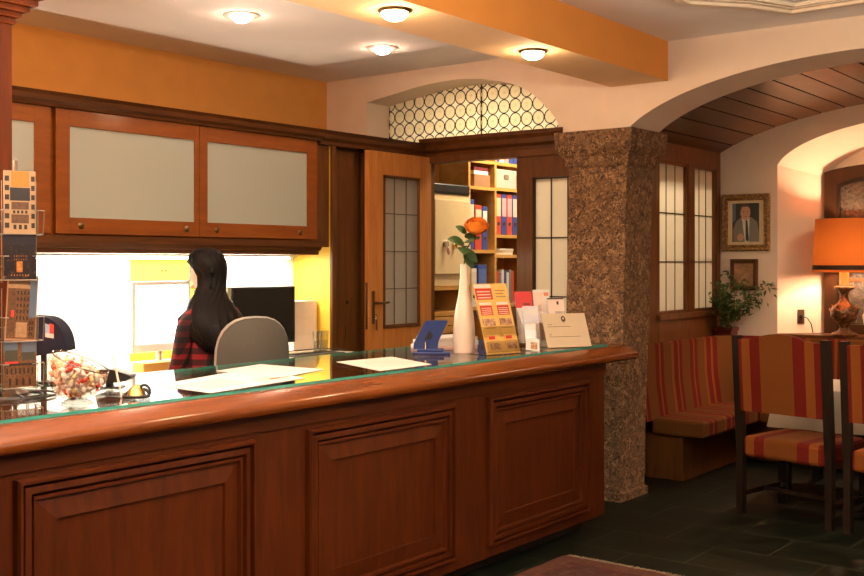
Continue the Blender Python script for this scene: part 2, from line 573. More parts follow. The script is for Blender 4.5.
# wall with the fanlight over the partition (from the column to the back wall)
FAN = [(3.90, 2.50), (3.95, 2.551), (3.983, 2.625), (4.04, 2.70), (4.107, 2.765), (4.19, 2.835), (4.277, 2.888), (4.36, 2.92), (4.451, 2.948), (4.63, 2.985),
       (4.86, 3.005), (5.05, 3.000), (5.237, 2.985), (5.489, 2.948), (5.65, 2.925), (5.761, 2.908), (5.7615, 2.45)]
def fan_z(y):
    for (a, za), (b, zb) in zip(FAN, FAN[1:]):
        if a <= y <= b: return za+(zb-za)*(y-a)/(b-a)
    return 2.45
mb = MB()
ys = [p[0] for p in FAN]
arch_wall(mb, 6.64, 6.97, ys, fan_z, 3.2)
mb.box(6.64, 6.97, 5.7615, 6.3, 2.45, 3.2)
mb.box(6.64, 6.97, 3.47, 3.90, 2.50, 3.2)
struct(mb, 'wall_right', M_CREAM, 'cream plaster wall above the office partition with an arched opening', 'wall')
# arch to the alcove
def arch_z(y, a=1.68, b=.555, c=1.83, z0=2.322):
    t = 1-((y-c)/a)**2
    return z0+b*math.sqrt(max(t, 0))
ys = [1.83+1.68*math.sin(PI/2*t) for t in arange(-1, 1, 48)]
mb = MB()
arch_wall(mb, 6.60, 7.04, ys, arch_z, 3.2)
mb.box(6.60, 7.04, -2.2, .15, 0, 3.2)
mb.box(6.60, 7.04, 3.51, 3.56, 2.50, 3.2)
struct(mb, 'wall_arch', M_CREAM, 'cream plaster wall with a wide low arch to the dining alcove', 'wall')
# orange back wall, and the wall behind the desk niche
struct(MB().box(.3, 9.36, 6.2, 6.35, 0, 3.25), 'wall_back', M_ORANGE, 'orange plaster wall above the cabinets', 'wall')
struct(MB().box(.3, .45, 3.3, 6.2, 0, 3.25), 'wall_left', M_ORANGE, 'orange end wall of the reception area', 'wall')
struct(MB().box(.45, 5.64, 5.62, 5.74, .25, 2.46), 'wall_niche', M_YEL, 'yellow wood lining behind the desk', 'wall')
# office shell
struct(MB().box(9.28, 9.36, 3.95, 6.2, .25, 3.2), 'wall_office', M_CREAM, 'cream wall of the back office', 'wall')
struct(MB().box(6.97, 9.36, 3.93, 6.2, 3.1, 3.2), 'ceiling_office', M_CEIL, 'pale ceiling of the back office', 'ceiling')
# alcove: barrel vault, window wall, far wall with niche
def vault_z(y, a=2.2, b=.712, c=1.83, z0=2.21):
    return z0+b*math.sqrt(max(1-((y-c)/a)**2, 0))
mb = MB()
arc, vy = 0, []
yv = -.36
while yv < 4.0:
    vy.append(yv)
    dz = (vault_z(yv+.01)-vault_z(yv))/.01
    yv += .195/math.sqrt(1+dz*dz)
for ya, yb in zip(vy, vy[1:]):
    m = [ya+.012]+[ya+.012+(yb-ya-.012)*t for t in (.33, .67, 1)]
    mb.mi = 0
    for a, b in zip(m, m[1:]):
        mb.poly([(7.04, a, vault_z(a)), (9.4, a, vault_z(a)), (9.4, b, vault_z(b)), (7.04, b, vault_z(b))])
    mb.mi = 1
    za, zm = vault_z(ya), vault_z(m[0])
    mb.poly([(7.04, ya, za), (9.4, ya, za), (9.4, ya, za+.02), (7.04, ya, za+.02)])
    mb.poly([(7.04, m[0], zm), (9.4, m[0], zm), (9.4, m[0], zm+.02), (7.04, m[0], zm+.02)])
    mb.poly([(7.04, ya, za+.02), (9.4, ya, za+.02), (9.4, m[0], zm+.02), (7.04, m[0], zm+.02)])
struct(mb, 'ceiling_vault', [M_VAULT, plain('dark_joint', (.03, .016, .008), .9, spec=.1)], 'dark wooden barrel vault of long boards over the alcove', 'ceiling', smooth=True)
# alcove far wall (x = 8.98) with arched splayed niche
def nich_z(y, a=1.36, b=.42, c=1.9, z0=2.36):
    return z0+b*math.sqrt(max(1-((y-c)/a)**2, 0))
mb = MB()
ny = [1.9+1.34*math.sin(PI/2*t) for t in arange(-1, 1, 40)]
NB = [1.9+(y-1.9)*.775 for y in ny]           # back of the splay
for i in range(len(ny)-1):
    a, b = ny[i], ny[i+1]
    mb.poly([(8.98, a, nich_z(a)), (8.98, b, nich_z(b)), (8.98, b, 3.2), (8.98, a, 3.2)])
    mb.poly([(8.98, a, nich_z(a)), (8.98, b, nich_z(b)), (9.34, NB[i+1], nich_z(b)-.10), (9.34, NB[i], nich_z(a)-.10)])
for s, y, yb in ((1, ny[-1], NB[-1]), (-1, ny[0], NB[0])):
    mb.poly([(8.98, y, 1.0), (8.98, y, nich_z(y)), (9.34, yb, nich_z(y)-.10), (9.34, yb, 1.0)])
    ye = 4.0 if s > 0 else -.6
    mb.poly([(8.98, y, 0), (8.98, ye, 0), (8.98, ye, 3.2), (8.98, y, 3.2)])
mb.poly([(8.98, ny[0], 0), (8.98, ny[-1], 0), (8.98, ny[-1], 1.02), (8.98, ny[0], 1.02)])
mb.poly([(9.34, .4, .9), (9.34, 3.4, .9), (9.34, 3.4, 3.2), (9.34, .4, 3.2)])
struct(mb, 'wall_alcove', M_CREAM, 'pinkish plaster end wall of the alcove with a splayed window niche', 'wall', smooth=True)
struct(MB().box(8.955, 9.36, .56, 3.24, .995, 1.022, b=.006), 'trim_2', M_DARK, 'dark wooden sill board of the alcove niche', 'sill')
struct(MB().box(7.04, 9.0, -.6, -.5, 0, 3.2), 'wall_alcove_side', M_CREAM, 'plain side wall of the alcove', 'wall')

# stone column
mb = MB()
bot = [(6.579, 3.457), (6.95, 3.457), (6.95, 3.90), (6.579, 3.90)]
top = [(6.625, 3.425), (7.02, 3.425), (7.02, 3.87), (6.625, 3.87)]
def sect(t, g=0):
    return [(b[0]+(a[0]-b[0])*t+(-g if b[0] < 6.8 else g), b[1]+(a[1]-b[1])*t+(-g if b[1] < 3.6 else g)) for a, b in zip(top, bot)]
prev = None
lv = [(0, 0, .02), (.05, .02, .02), (.06, .02, 0), (.5, .2, 0), (1.0, .45, 0), (1.6, .72, 0), (2.25, 1, 0), (2.27, 1, .004), (2.29, 1, .018), (2.32, 1, .024), (2.345, 1, .03), (2.37, 1, .052), (2.40, 1, .072), (2.522, 1, .078)]
for z, t, g in lv:
    p4 = sect(t, g)
    ring = []
    for k in range(4):
        a, b = p4[k], p4[(k+1) % 4]
        for j in range(5):
            u = j/5
            x, y = a[0]+(b[0]-a[0])*u, a[1]+(b[1]-a[1])*u
            nn = noise.noise(Vector((x*5, y*5, z*5)))*.012
            ring.append(mb.v((x+nn, y+nn*.7, z)))
    if prev:
        for k in range(20): mb.face([prev[k], prev[(k+1) % 20], ring[(k+1) % 20], ring[k]])
    prev = ring
mb.face(prev)
struct(mb, 'column', M_STONE, 'rough brown stone column at the end of the counter', 'column')

# ------------------------------------------------------------------ reception counter
ct = thing('reception_counter', 'long orange-brown wooden reception counter with three moulded front panels', 'counter', (4, 3.7, 0))
def L(b, o=(4, 3.7, 0)):
    return (b[0]-o[0], b[1]-o[0], b[2]-o[1], b[3]-o[1], b[4]-o[2], b[5]-o[2])
box('body', M_COUNTER, L((.6, 5.92, 3.21, 4.12, .075, 1.0)), ct, .004)
box('plinth', plain('plinth_black', (.02, .014, .01), .6), L((.7, 5.79, 3.30, 4.05, 0, .076)), ct)
mb = MB()
prof = [(4.15, 1.05), (4.15, 1.095), (3.25, 1.095), (3.238, 1.0935), (3.225, 1.089), (3.160, 1.056), (3.150, 1.050), (3.144, 1.042), (3.142, 1.032), (3.146, 1.016), (3.160, 1.006), (3.19, 1.0), (3.24, .992), (3.24, 1.0), (3.4, 1.0)]
mb.prism([(-3.5, y-3.7, z) for y, z in prof], (5.745, 0, 0))
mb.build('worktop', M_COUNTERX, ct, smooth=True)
box('top_rail', M_COUNTERR, L((.6, 5.925, 3.200, 3.215, .935, 1.0)), ct, .002)
PR = [(0, 0), (0, .026), (.006, .036), (.016, .036), (.018, .006), (.026, .006), (.029, .026), (.050, .028), (.053, .004), (.060, .004), (.063, .020), (.074, .020), (.079, .004), (.150, .014), (.153, .0015), (.160, .0015)]
for i in range(4):
    x0 = 4.648-4-1.345*i
    mb = MB().frame((x0, x0+1.04, .14, .915, 3.21-3.7), PR)
    mb.build('panel', M_COUNTER, ct)
mb = MB()
mb.mi = 0; mb.box(.55, 6.03, 3.25, 4.13, 1.0955, 1.1065)
mb.bm.faces.ensure_lookup_table()
for f in mb.bm.faces:
    c = f.calc_center_median()
    f.material_index = 0 if abs(c.y-3.69) < .3 and .6 < c.x < 6 else 1
o = mb.build('glass_sheet', [M_GLASS, M_GEDGE])
tag(o, 'clear sheet with green edge lying on top of the reception counter', 'glass sheet')
CZ = 1.1068

# ------------------------------------------------------------------ ceiling lights
def dome_light(x, y, label):
    t = thing('dome_light', label, 'ceiling light', (x, y, 2.81), 0, 'white domes under the orange beam')
    MB().lathe([(.0, .0), (.078, 0), (.080, -.006), (.074, -.012), (.066, -.013)], 32).build('rim', M_DBRASS, t, True)
    MB().lathe([(.064, -.012), (.060, -.026), (.046, -.040), (.026, -.048), (0, -.051)], 32, cap=False).build('diffuser', M_DOME, t, True)
    return t
dome_light(3.96, 3.26, 'round lit dome lamp under the orange beam, third down from the column end')
dome_light(5.195, 3.27, 'round lit dome lamp under the orange beam, closest to the column')
dome_light(2.73, 3.26, 'round lit dome lamp under the orange beam towards the carousel end')
def spot_light(x, y, label):
    t = thing('recessed_spot', label, 'ceiling light', (x, y, 3.055), 0, 'recessed spots above the desk')
    MB().lathe([(.0, .0), (.105, 0), (.105, -.004), (.07, -.010), (.052, -.012)], 32).build('rim', M_PINKM, t, True)
    MB().lathe([(.050, -.012), (.046, -.030), (.030, -.040), (0, -.044)], 24, cap=False).build('bulb', M_SPOTL, t, True)
spot_light(4.33, 4.72, 'recessed pinkish ceiling spot above the sliding cabinet doors')
spot_light(5.565, 4.69, 'recessed pinkish ceiling spot near the arched bullseye window')
spot_light(3.05, 4.72, 'recessed pinkish ceiling spot over the near end of the desk')

# ------------------------------------------------------------------ wall cabinet over the desk
wc = thing('wall_cabinet', 'long orange-brown wall cabinet with sliding frosted doors above the desk', 'cabinet', (4, 5.4, 1.67))
def LW(b): return L(b, (4, 5.4, 1.67))
box('body', M_CAB, LW((1.2, 5.50, 5.235, 5.61, 1.74, 2.46)), wc)
box('end_filler', M_DARK, LW((5.50, 5.629, 5.235, 5.61, 1.725, 2.46)), wc)
mb = MB()
mb.box(*LW((1.2, 5.53, 5.17, 5.235, 1.738, 1.765))); mb.box(*LW((1.2, 5.53, 5.16, 5.61, 1.725, 1.740)))
mb.prism([(-2.8, y-5.4, z-1.67) for y, z in ((5.17, 1.725), (5.185, 1.70), (5.20, 1.695), (5.205, 1.67), (5.60, 1.67), (5.60, 1.725))], (4.29, 0, 0))
mb.build('lower_moulding', M_CORN, wc)
def slide_door(x0, x1, gx0, gx1, y, knobs):
    # frame of four rails around the pane, local to the cabinet
    z0, z1, gz0, gz1 = 1.775, 2.458, 1.865, 2.366
    mb = MB()
    for b in ((x0, gx0, y, y+.022, z0, z1), (gx1, x1, y, y+.022, z0, z1), (gx0, gx1, y, y+.022, z0, gz0), (gx0, gx1, y, y+.022, gz1, z1)):
        mb.box(*LW(b), b=.002)
    d = mb.build('door', M_CAB, wc)
    box('pane', M_FROST, LW((gx0-.004, gx1+.004, y+.010, y+.014, gz0-.004, gz1+.004)), d)
    for k in knobs:
        mb = MB().lathe([(0, .006), (.012, .006), (.016, .004), (.020, 0), (.022, -.006)], 20)
        mb.xf(Matrix.Rotation(PI/2, 4, 'X'))
        o = mb.build('finger_pull', M_DBRASS, d, True)
        o.location = (k-4, y-5.4+.0, 1.822-1.67)
slide_door(3.43, 4.425, 3.514, 4.391, 5.200, (3.585, 4.33))
slide_door(4.43, 5.475, 4.494, 5.381, 5.202, (4.57, 5.31))
slide_door(2.35, 3.395, 2.43, 3.300, 5.202, (2.5, 3.30))
mb = MB()
mb.prism([(-2.8, y-5.4, z-1.67) for y, z in ((5.30, 2.46), (5.185, 2.46), (5.18, 2.475), (5.165, 2.49), (5.16, 2.515), (5.145, 2.535), (5.62, 2.535), (5.62, 2.46))], (4.31, 0, 0))
mb.build('cornice', M_CORN, wc)
# tube under the cabinet
t = thing('tube_lamp', 'slim white lit tube lamp under the wall cabinet', 'lamp', (4.2, 5.50, 1.669))
MB().box(-1.35, 1.35, -.03, .03, -.012, 0).build('housing', M_WHITE, t)
mb = MB().tube([(-1.3, 0, -.022), (1.3, 0, -.022)], .008, 8); mb.build('tube', emit('lit_tube', (1, .95, .82), 14), t, True)

# niche boards and desk
o = MB().box(.5, 4.20, 5.585, 5.618, 1.0015, 1.70).build('back_panel', M_WHITE)
tag(o, 'plain white back board behind the carousel and the dark card display', 'panel')
o = MB().box(4.88, 5.628, 5.585, 5.618, 1.0015, 1.70).build('back_panel', M_WHITE)
tag(o, 'plain white back board behind the black monitor', 'panel')
mb = MB(); mb.box(4.20, 4.88, 5.60, 5.616, 1.46, 1.67)
mb.mi = 1
for x in (4.46, 4.49): mb.ball((x, 5.598, 1.565), .009)
o = mb.build('notice_board', [plain('yellow_board', (.85, .60, .03), .8, var=.05), M_RED])
tag(o, 'yellow notice board with pins behind the white monitor', 'notice board')
dk = thing('office_desk', 'pale wooden office desk under the wall cabinet', 'desk', (4, 5.25, .25))
box('top', plain('desk_top', (.70, .62, .48), .45, var=.02), L((1.5, 5.62, 4.95, 5.60, .96, 1.0), (4, 5.25, .25)), dk, .004)
for x in (1.55, 3.2, 5.55):
    box('side_panel', M_YEL, L((x, x+.03, 5.0, 5.58, .25, .96), (4, 5.25, .25)), dk)
DZ = 1.0005
# tall cupboard beside the niche
tc_ = thing('tall_cupboard', 'tall dark wooden cupboard behind the open glazed door', 'cupboard', (6.2, 5.5, .25))
def LT(b): return L(b, (6.2, 5.5, .25))
box('side_panel', M_YEL, LT((5.63, 5.655, 5.228, 6.18, .25, 2.46)), tc_)
box('body', M_DARK, LT((5.655, 6.62, 5.30, 6.18, .25, 2.46)), tc_)
box('stile', M_DARK, LT((5.631, 5.675, 5.205, 5.227, .25, 2.46)), tc_, .003)
d = box('door', M_DARK, LT((5.68, 5.92, 5.255, 5.285, .27, 2.42)), tc_, .004)
MB().lathe([(0, 0), (.012, 0), (.012, .012), (0, .014)], 14).xf(Matrix.Translation((-.36, -.246, 1.08)) @ Matrix.Rotation(PI/2, 4, 'X')).build('keyhole', M_BLACK, d)
box('pull', M_DBRASS, LT((5.82, 5.828, 5.243, 5.256, 1.06, 1.17)), d, .002)
d = box('door', M_DARK, LT((6.02, 6.60, 5.255, 5.285, .27, 2.42)), tc_, .004)

# ------------------------------------------------------------------ office partition (x = 6.75) with door
mb = MB()
for b in ((6.72, 6.80, 3.80, 4.37, .25, 1.02), (6.72, 6.80, 4.235, 4.37, 1.02, 2.40), (6.72, 6.80, 3.80, 4.235, 2.234, 2.40),
          (6.72, 6.80, 5.19, 5.245, .25, 2.40), (6.70, 6.80, 3.80, 5.245, 2.39, 2.46)):
    mb.box(*b, b=.003)
struct(mb, 'wall_partition', M_DARK, 'dark wooden partition between the counter area and the back office', 'partition')
mb = MB()
mb.prism([(x, 3.93, z) for x, z in ((6.80, 2.44), (6.70, 2.44), (6.695, 2.465), (6.66, 2.485), (6.65, 2.52), (6.625, 2.545), (6.62, 2.572), (6.96, 2.572), (6.96, 2.44))], (0, 1.28, 0))
mb.prism([(5.50, y, z) for y, z in ((5.25, 2.44), (5.20, 2.44), (5.195, 2.465), (5.175, 2.485), (5.165, 2.51), (5.145, 2.535), (5.76, 2.535), (5.76, 2.44))], (1.3, 0, 0))
struct(mb, 'trim_3', M_CORN, 'dark moulded cornice running over the tall cupboard and office doorway', 'cornice')
wn = thing('window_1', 'leaded obscure pane fixed in the partition beside the stone column', 'window', (6.75, 4.02, 1.02)); wn['kind'] = 'structure'
MB().box(-.003, .003, -.215, .21, 0, 1.212).build('pane', M_OBS, wn)
mb = MB()
for z in (0, .27, .68, .955-.02, 1.205): pass
for z in (.005, .35, .775, 1.207): mb.box(-.008, .008, -.215, .21, z-.0045, z+.0045)
for y in (-.21, -.07, .068, .205): mb.box(-.008, .008, y-.0045, y+.0045, 0, 1.212)
mb.build('muntin', M_LEAD, wn)
# bullseye fanlight
fw = thing('window_2', 'arched fanlight of round bullseye panes above the office doorway', 'window', (6.93, 4.83, 2.575)); fw['kind'] = 'structure'
M_BULL = obscured('bullseye_pane', (.96, .91, .76), .9, .12, .3, 25)
mb = MB(); mb2 = MB()
mb.mi = 1
mb.poly([(0.004, -.95, 0), (.004, .95, 0), (.004, .95, .47), (.004, -.95, .47)])
mb.mi = 0
pitch_y, pitch_z = .103, .108
for i in range(19):
    for j in range(5):
        cy, cz = -.93+i*pitch_y, .020+j*pitch_z
        st = mb.n()
        mb.lathe([(.047, 0), (.034, -.006), (.016, -.005), (.009, -.012), (0, -.014)], 20, cap=False)
        mb.xf(Matrix.Translation((0, cy, cz)) @ Matrix.Rotation(-PI/2, 4, 'Y') @ Matrix.Scale(-1, 4, (0, 0, 1)), st)
        ring = [(-.002, cy+.0495*math.cos(a*PI/10), cz+.0515*math.sin(a*PI/10)) for a in range(20)]
        mb2.tube(ring, .0042, 5, True)
mb2.box(-.006, .006, -.006, .006, 0, .47)
for y in (-.95, .932): mb2.box(-.006, .006, y-.007, y+.007, 0, .47)
mb.build('glazing', [M_BULL, plain('fan_fill', (.5, .46, .36), .3)], fw, True)
fw.children[0].data.materials[1] = obscured('star_pane', (.92, .86, .70), .9, .3, .3, 60)
mb2.build('lead_came', M_LEAD, fw, True)

# open door leaf, hinged on the far jamb
dl = thing('door_1', 'open glazed wooden office door with leaded panes, keys in its lock', 'door', (6.72, 5.205, .27), math.radians(180.0))
dl['kind'] = 'structure'
# local: x runs from hinge to latch, front (seen) face is +y
mb = MB()
DW, DH = .745, 2.165
for b in ((0, .155, 0, .042, 0, DH), (DW-.165, DW, 0, .042, 0, DH), (.155, DW-.165, 0, .042, 0, .875), (.155, DW-.165, 0, .042, 1.985, DH)):
    mb.box(*b, b=.002)
mb.frame((-.0, .02, 0, .02, 0), [(0, 0)], False)
fr = mb.build('frame', M_DOOR, dl)
mb = MB()
for b in ((.150, .170, .036, .050, .868, 1.992), (DW-.18, DW-.160, .036, .050, .868, 1.992), (.150, DW-.160, .036, .052, .858, .885), (.150, DW-.160, .036, .050, 1.975, 1.995)):
    mb.box(*b, b=.002)
mb.build('bead', M_DARK, dl)
MB().box(.155, DW-.165, .018, .024, .875, 1.985).build('pane', M_OBSG, dl)
mb = MB()
for x in (.293, .435): mb.box(x-.0035, x+.0035, .013, .029, .875, 1.985)
for z in (1.15, 1.43, 1.71): mb.box(.155, DW-.165, .013, .029, z-.0035, z+.0035)
mb.build('muntin', plain('pale_lead', (.16, .14, .11), .5, .5, var=.1), dl)
MB().box(DW-.065, DW-.030, .042, .047, .90, 1.14, b=.002).build('lock_plate', M_DBRASS, dl)
mb = MB().tube([(DW-.048, .045, 1.05), (DW-.048, .09, 1.05), (DW-.075, .10, 1.05), (DW-.16, .10, 1.055)], .009, 8)
mb.build('handle', M_DBRASS, dl, True)
mb = MB().box(DW-.001, DW+.003, .012, .032, .86, 1.20); mb.build('strike_edge', M_CHROME, dl)
mb = MB().tube([(DW-.048, .045, .965), (DW-.048, .075, .965)], .006, 6)
mb.tube([(DW-.048+.014*math.cos(a), .075, .945+.018*math.sin(a)) for a in [2*PI*k/12 for k in range(12)]], .0025, 5, True)
mb.box(DW-.056, DW-.046, .073, .077, .85, .93); mb.box(DW-.046, DW-.036, .077, .080, .86, .93)
mb.build('key', M_CHROME, dl)

# ------------------------------------------------------------------ office contents
sf = thing('safe', 'cream steel safe with a dial seen through the office doorway', 'safe', (7.19, 5.55, 1.42))
M_SAFE = plain('cream_enamel', (.74, .58, .33), .45, var=.03)
box('body', M_SAFE, (-.28, .27, -.23, .3, 0, .76), sf, .008)
d = box('door', M_SAFE, (-.24, .25, -.25, -.232, .10, .71), sf, .004)
mb = MB().lathe([(0, .022), (.026, .022), (.030, .012), (.034, 0)], 24).xf(Matrix.Translation((-.105, -.25, .345)) @ Matrix.Rotation(PI/2, 4, 'X')); mb.build('dial', M_CHROME, d, True)
mb = MB().lathe([(0, .018), (.022, .018), (.026, 0)], 24).xf(Matrix.Translation((.02, -.25, .345)) @ Matrix.Rotation(PI/2, 4, 'X'))
mb.tube([(.02, -.27, .375), (.02, -.275, .31)], .008, 6); mb.build('handle', M_BRASS, d, True)
mb = MB()
for k in range(3): mb.tube([(-.105+.01*math.cos(a)+.006*k, -.275, .30-.012*k+.016*math.sin(a)) for a in [2*PI*i/8 for i in range(8)]], .004, 5, True)
mb.build('key_tag', plain('red_tag', (.35, .06, .06), .5), d)
o = MB().box(-.24, .28, -.22, .2, 0, .005).box(-.24, .28, -.22, .2, .005, .082, b=.012).build('recorder_box', M_BLACK)
o.location = (7.17, 5.53, 2.1805)
tag(o, 'black flat equipment box lying on top of the cream safe', 'box')
cbn = thing('low_cabinet', 'pale wooden low cabinet carrying the cream safe', 'cabinet', (7.19, 5.55, .25))
mb = MB()
for b in ((-.30, -.27, -.24, .3, 0, 1.168), (.25, .28, -.24, .3, 0, 1.168), (-.27, .25, -.24, .3, 1.14, 1.168), (-.27, .25, -.24, .3, .93, .965), (-.27, .25, .28, .3, 0, 1.14), (-.27, .25, -.22, .28, 0, .62)):
    mb.box(*b)
mb.build('body', M_SHELF, cbn)
for k in range(2):
    dd = box('drawer', M_SHELF, (-.26, .24, -.242, -.22, .64+.145*k, .775+.145*k), cbn, .003)
    MB().tube([(-.06, -.244, .705+.145*k), (-.06, -.262, .705+.145*k), (.05, -.262, .705+.145*k), (.05, -.244, .705+.145*k)], .005, 6).build('handle', M_DBRASS, dd, True)
# shelf unit
bs = thing('shelf_unit', 'tall pale wooden shelf unit with binders in the back office', 'shelf', (7.9, 5.55, .25))
def LS(b): return L(b, (7.9, 5.55, .25))
mb = MB()
for x in (7.48, 7.875, 8.46): mb.box(*LS((x, x+.028, 5.35, 5.65, .25, 2.95)))
mb.build('upright', M_SHELF, bs)
box('back', M_SHELF, LS((7.48, 8.488, 5.645, 5.66, .25, 2.95)), bs)
LEFT = (.9, 1.235, 1.725, 2.27, 2.50); RIGHT = (.9, 1.25, 1.685, 1.862, 2.275, 2.50)
for z in LEFT: box('board', M_SHELF, LS((7.508, 7.875, 5.35, 5.645, z-.028, z)), bs)
for z in RIGHT: box('board', M_SHELF, LS((7.903, 8.46, 5.35, 5.645, z-.028, z)), bs)
BC = {'red': (.55, .06, .03), 'blue': (.035, .07, .30), 'white': (.72, .68, .60), 'grey': (.2, .2, .22), 'pink': (.62, .28, .24)}
def binder(x, z, w, h, c, lab, y=5.37, tagc=(.75, .62, .42)):
    t = thing('ring_binder', lab, 'binder', (x+w/2, y+.13, z), 0, 'ring binders on the office shelves')
    m = plain('binder_'+c, BC[c], .5, var=.04)
    box('cover', m, (-w/2, w/2, -.13, .13, 0, h), t, .003)
    box('spine_label', plain('spine_label_%.2f' % tagc[0], tagc, .6), (-w/2+.008, w/2-.008, -.1325, -.129, h*.45, h*.9), t)
    mb = MB().tube([(.014*math.cos(a), -.131, h*.27+.014*math.sin(a)) for a in [2*PI*i/12 for i in range(12)]], .004, 5, True)
    mb.box(-.010, .010, -.1315, -.129, h*.27-.010, h*.27+.010); mb.build('finger_ring', M_INK, t)
    return t
binder(7.515, 1.7255, .085, .43, 'blue', 'tall blue binder pushed behind in the bay beside the safe', 5.375)
binder(7.605, 1.7255, .100, .385, 'red', 'red binder beside the orange rose, in the bay nearest the safe')
binder(7.715, 1.7255, .075, .375, 'blue', 'slim blue binder with white label right of the rose bloom', tagc=(.8, .78, .72))
binder(7.65, 1.2355, .13, .36, 'blue', 'wide blue binder on the shelf below the rose', tagc=(.10, .16, .45))
binder(7.55, 1.2355, .08, .33, 'white', 'white binder behind the neck of the white vase', tagc=(.7, .6, .5))
for i, c in enumerate(('red', 'blue', 'red', 'blue', 'white')):
    binder(7.925+.088*i, 1.8625, .080, .36, c, ('red binder beside the shelf divider, upper row', 'blue binder between two red ones, upper row', 'red binder next to the dark partition edge, upper row',
           'blue binder mostly hidden by the partition, upper row', 'white binder hidden behind the partition, upper row')[i], tagc=((.78, .60, .35), (.72, .40, .42), (.72, .40, .42), (.7, .6, .5), (.6, .5, .4))[i])
for i, c in enumerate(('blue', 'white', 'pink', 'blue', 'blue')):
    binder(7.91+.075*i, 2.5005, .066, .30, c, ('blue binder at the divider end of the top shelf', 'white binder on the top shelf', 'pinkish binder on the top shelf', 'blue binder beside the pinkish one on the top shelf', 'blue binder at the far end of the top shelf')[i])
for i in range(8):
    c = ('pink', 'red', 'grey', 'white', 'blue', 'white', 'grey', 'red')[i]
    o = MB().box(0, .036, -.09, .09, 0, .30-.012*(i % 3), b=.002).build('book', plain('binder_'+c, BC[c], .5))
    o.location = (7.91+.040*i, 5.47, 1.2505)
    tag(o, '%s upright book on the low office shelf, number %s from the divider' % (c, ('one', 'two', 'three', 'four', 'five', 'six', 'seven', 'eight')[i]), 'book', 'books on the low office shelf')
for i in range(3):
    o = MB().box(-.13, .13, -.10, .10, 0, .018).build('paper_pile', (M_PAPER, M_BEIGE, M_PAPER)[i])
    o.location = (8.09+.012*i, 5.49, 1.6855+.0185*i); o.rotation_euler = (0, 0, .05*i)
    tag(o, ('bottom paper pile in the dark shelf gap', 'beige paper pile in the middle of the dark shelf gap', 'topmost paper pile in the dark shelf gap')[i], 'paper', 'paper piles on the office shelf')
o = MB().box(-.12, .12, -.14, .14, 0, .105, b=.004).build('cardboard_box', M_TAN); o.location = (7.70, 5.50, 2.2705)
tag(o, 'tan cardboard box on the shelf bay above the safe', 'box')
mb = MB(); mb.box(-.11, .11, -.13, .13, 0, .03); mb.mi = 1; mb.box(-.11, .11, -.13, .13, .03, .06)
o = mb.build('ledger_book', [M_PAPER, plain('wine_cover', (.16, .02, .03), .5)]); o.location = (7.69, 5.50, 2.3765); o.rotation_euler = (0, .0, .03)
tag(o, 'dark red ledger lying on the tan cardboard box', 'book')
ab = thing('archive_box', 'grey archive box with a metal grip on the upper shelf', 'box', (8.08, 5.50, 2.2755))
box('body', plain('grey_card', (.50, .44, .37), .6), (-.165, .16, -.14, .14, 0, .165), ab, .004)
MB().box(-.05, .03, -.146, -.139, .08, .12, b=.004).build('grip', M_CHROME, ab)

# ------------------------------------------------------------------ alcove window wall (y = 3.76)
mb = MB()
for b in ((7.06, 7.79, 3.75, 3.83, 0, 2.7), (8.325, 8.45, 3.74, 3.83, 1.21, 2.42), (8.905, 9.2, 3.74, 3.83, 0, 2.7), (7.79, 8.905, 3.75, 3.83, 0, 1.21), (7.79, 8.905, 3.74, 3.83, 2.42, 2.7)):
    mb.box(*b, b=.003)
mb.box(7.75, 8.97, 3.715, 3.77, 1.165, 1.21, b=.004)
struct(mb, 'wall_windows', M_ALC, 'dark wooden window wall of the dining alcove', 'wall')
for n, (x0, x1, lab) in enumerate(((7.79, 8.325, 'leaded casement beside the stone column in the alcove'), (8.45, 8.905, 'leaded casement nearest the gold picture frame'))):
    w = thing('window_%d' % (n+3), lab, 'window', (x0, 3.78, 1.21)); w['kind'] = 'structure'
    wd, h = x1-x0, 1.21
    mb = MB()
    for b in ((0, .022, -.03, .02, 0, h), (wd-.022, wd, -.03, .02, 0, h), (.022, wd-.022, -.03, .02, 0, .022), (.022, wd-.022, -.03, .02, h-.022, h)): mb.box(*b, b=.002)
    mb.build('sash', M_ALC, w)
    MB().box(.022, wd-.022, -.003, .003, .022, h-.022).build('pane', M_OBS, w)
    mb = MB()
    for k in (1, 2):
        x = .022+(wd-.044)*k/3; mb.box(x-.003, x+.003, -.008, .008, .022, h-.022)
        z = .022+(h-.044)*k/3; mb.box(.022, wd-.022, -.008, .008, z-.004, z+.004)
    mb.build('muntin', M_LEAD, w)

# niche window
w = thing('window_5', 'dark-framed arched window with seedy panes behind the orange lamp', 'window', (9.30, 1.9, 1.022)); w['kind'] = 'structure'
ay = [1.04*math.sin(PI/2*t) for t in arange(-1, 1, 30)]
def wz(y, k=0):
    return 1.33-k+.10*math.sqrt(max(0, 1-(y/1.06)**2))
mb = MB()
def aband(mb, w0, w1, x0, x1):
    out = [(-1.04+w0, 0)]+[(y*(1.04-w0)/1.04, wz(y)-w0) for y in ay]+[(1.04-w0, 0)]
    inn = [(-1.04+w1, 0)]+[(y*(1.04-w1)/1.04, wz(y)-w1) for y in ay]+[(1.04-w1, 0)]
    for i in range(len(out)-1):
        a, b, c, d = out[i], out[i+1], inn[i+1], inn[i]
        for xx in (x0, x1): mb.poly([(xx, *a), (xx, *b), (xx, *c), (xx, *d)])
        mb.poly([(x0, *d), (x0, *c), (x1, *c), (x1, *d)]); mb.poly([(x0, *a), (x0, *b), (x1, *b), (x1, *a)])
aband(mb, 0, .12, -.05, .02)
mb.box(-.045, .02, -.04, .04, 0, 1.33); mb.box(-.045, .02, -.93, .93, 0, .08)
mb.build('frame', wood('night_frame', (.045, .017, .005), (.025, .010, .003), (9, 9, 1.0), rough=.45), w)
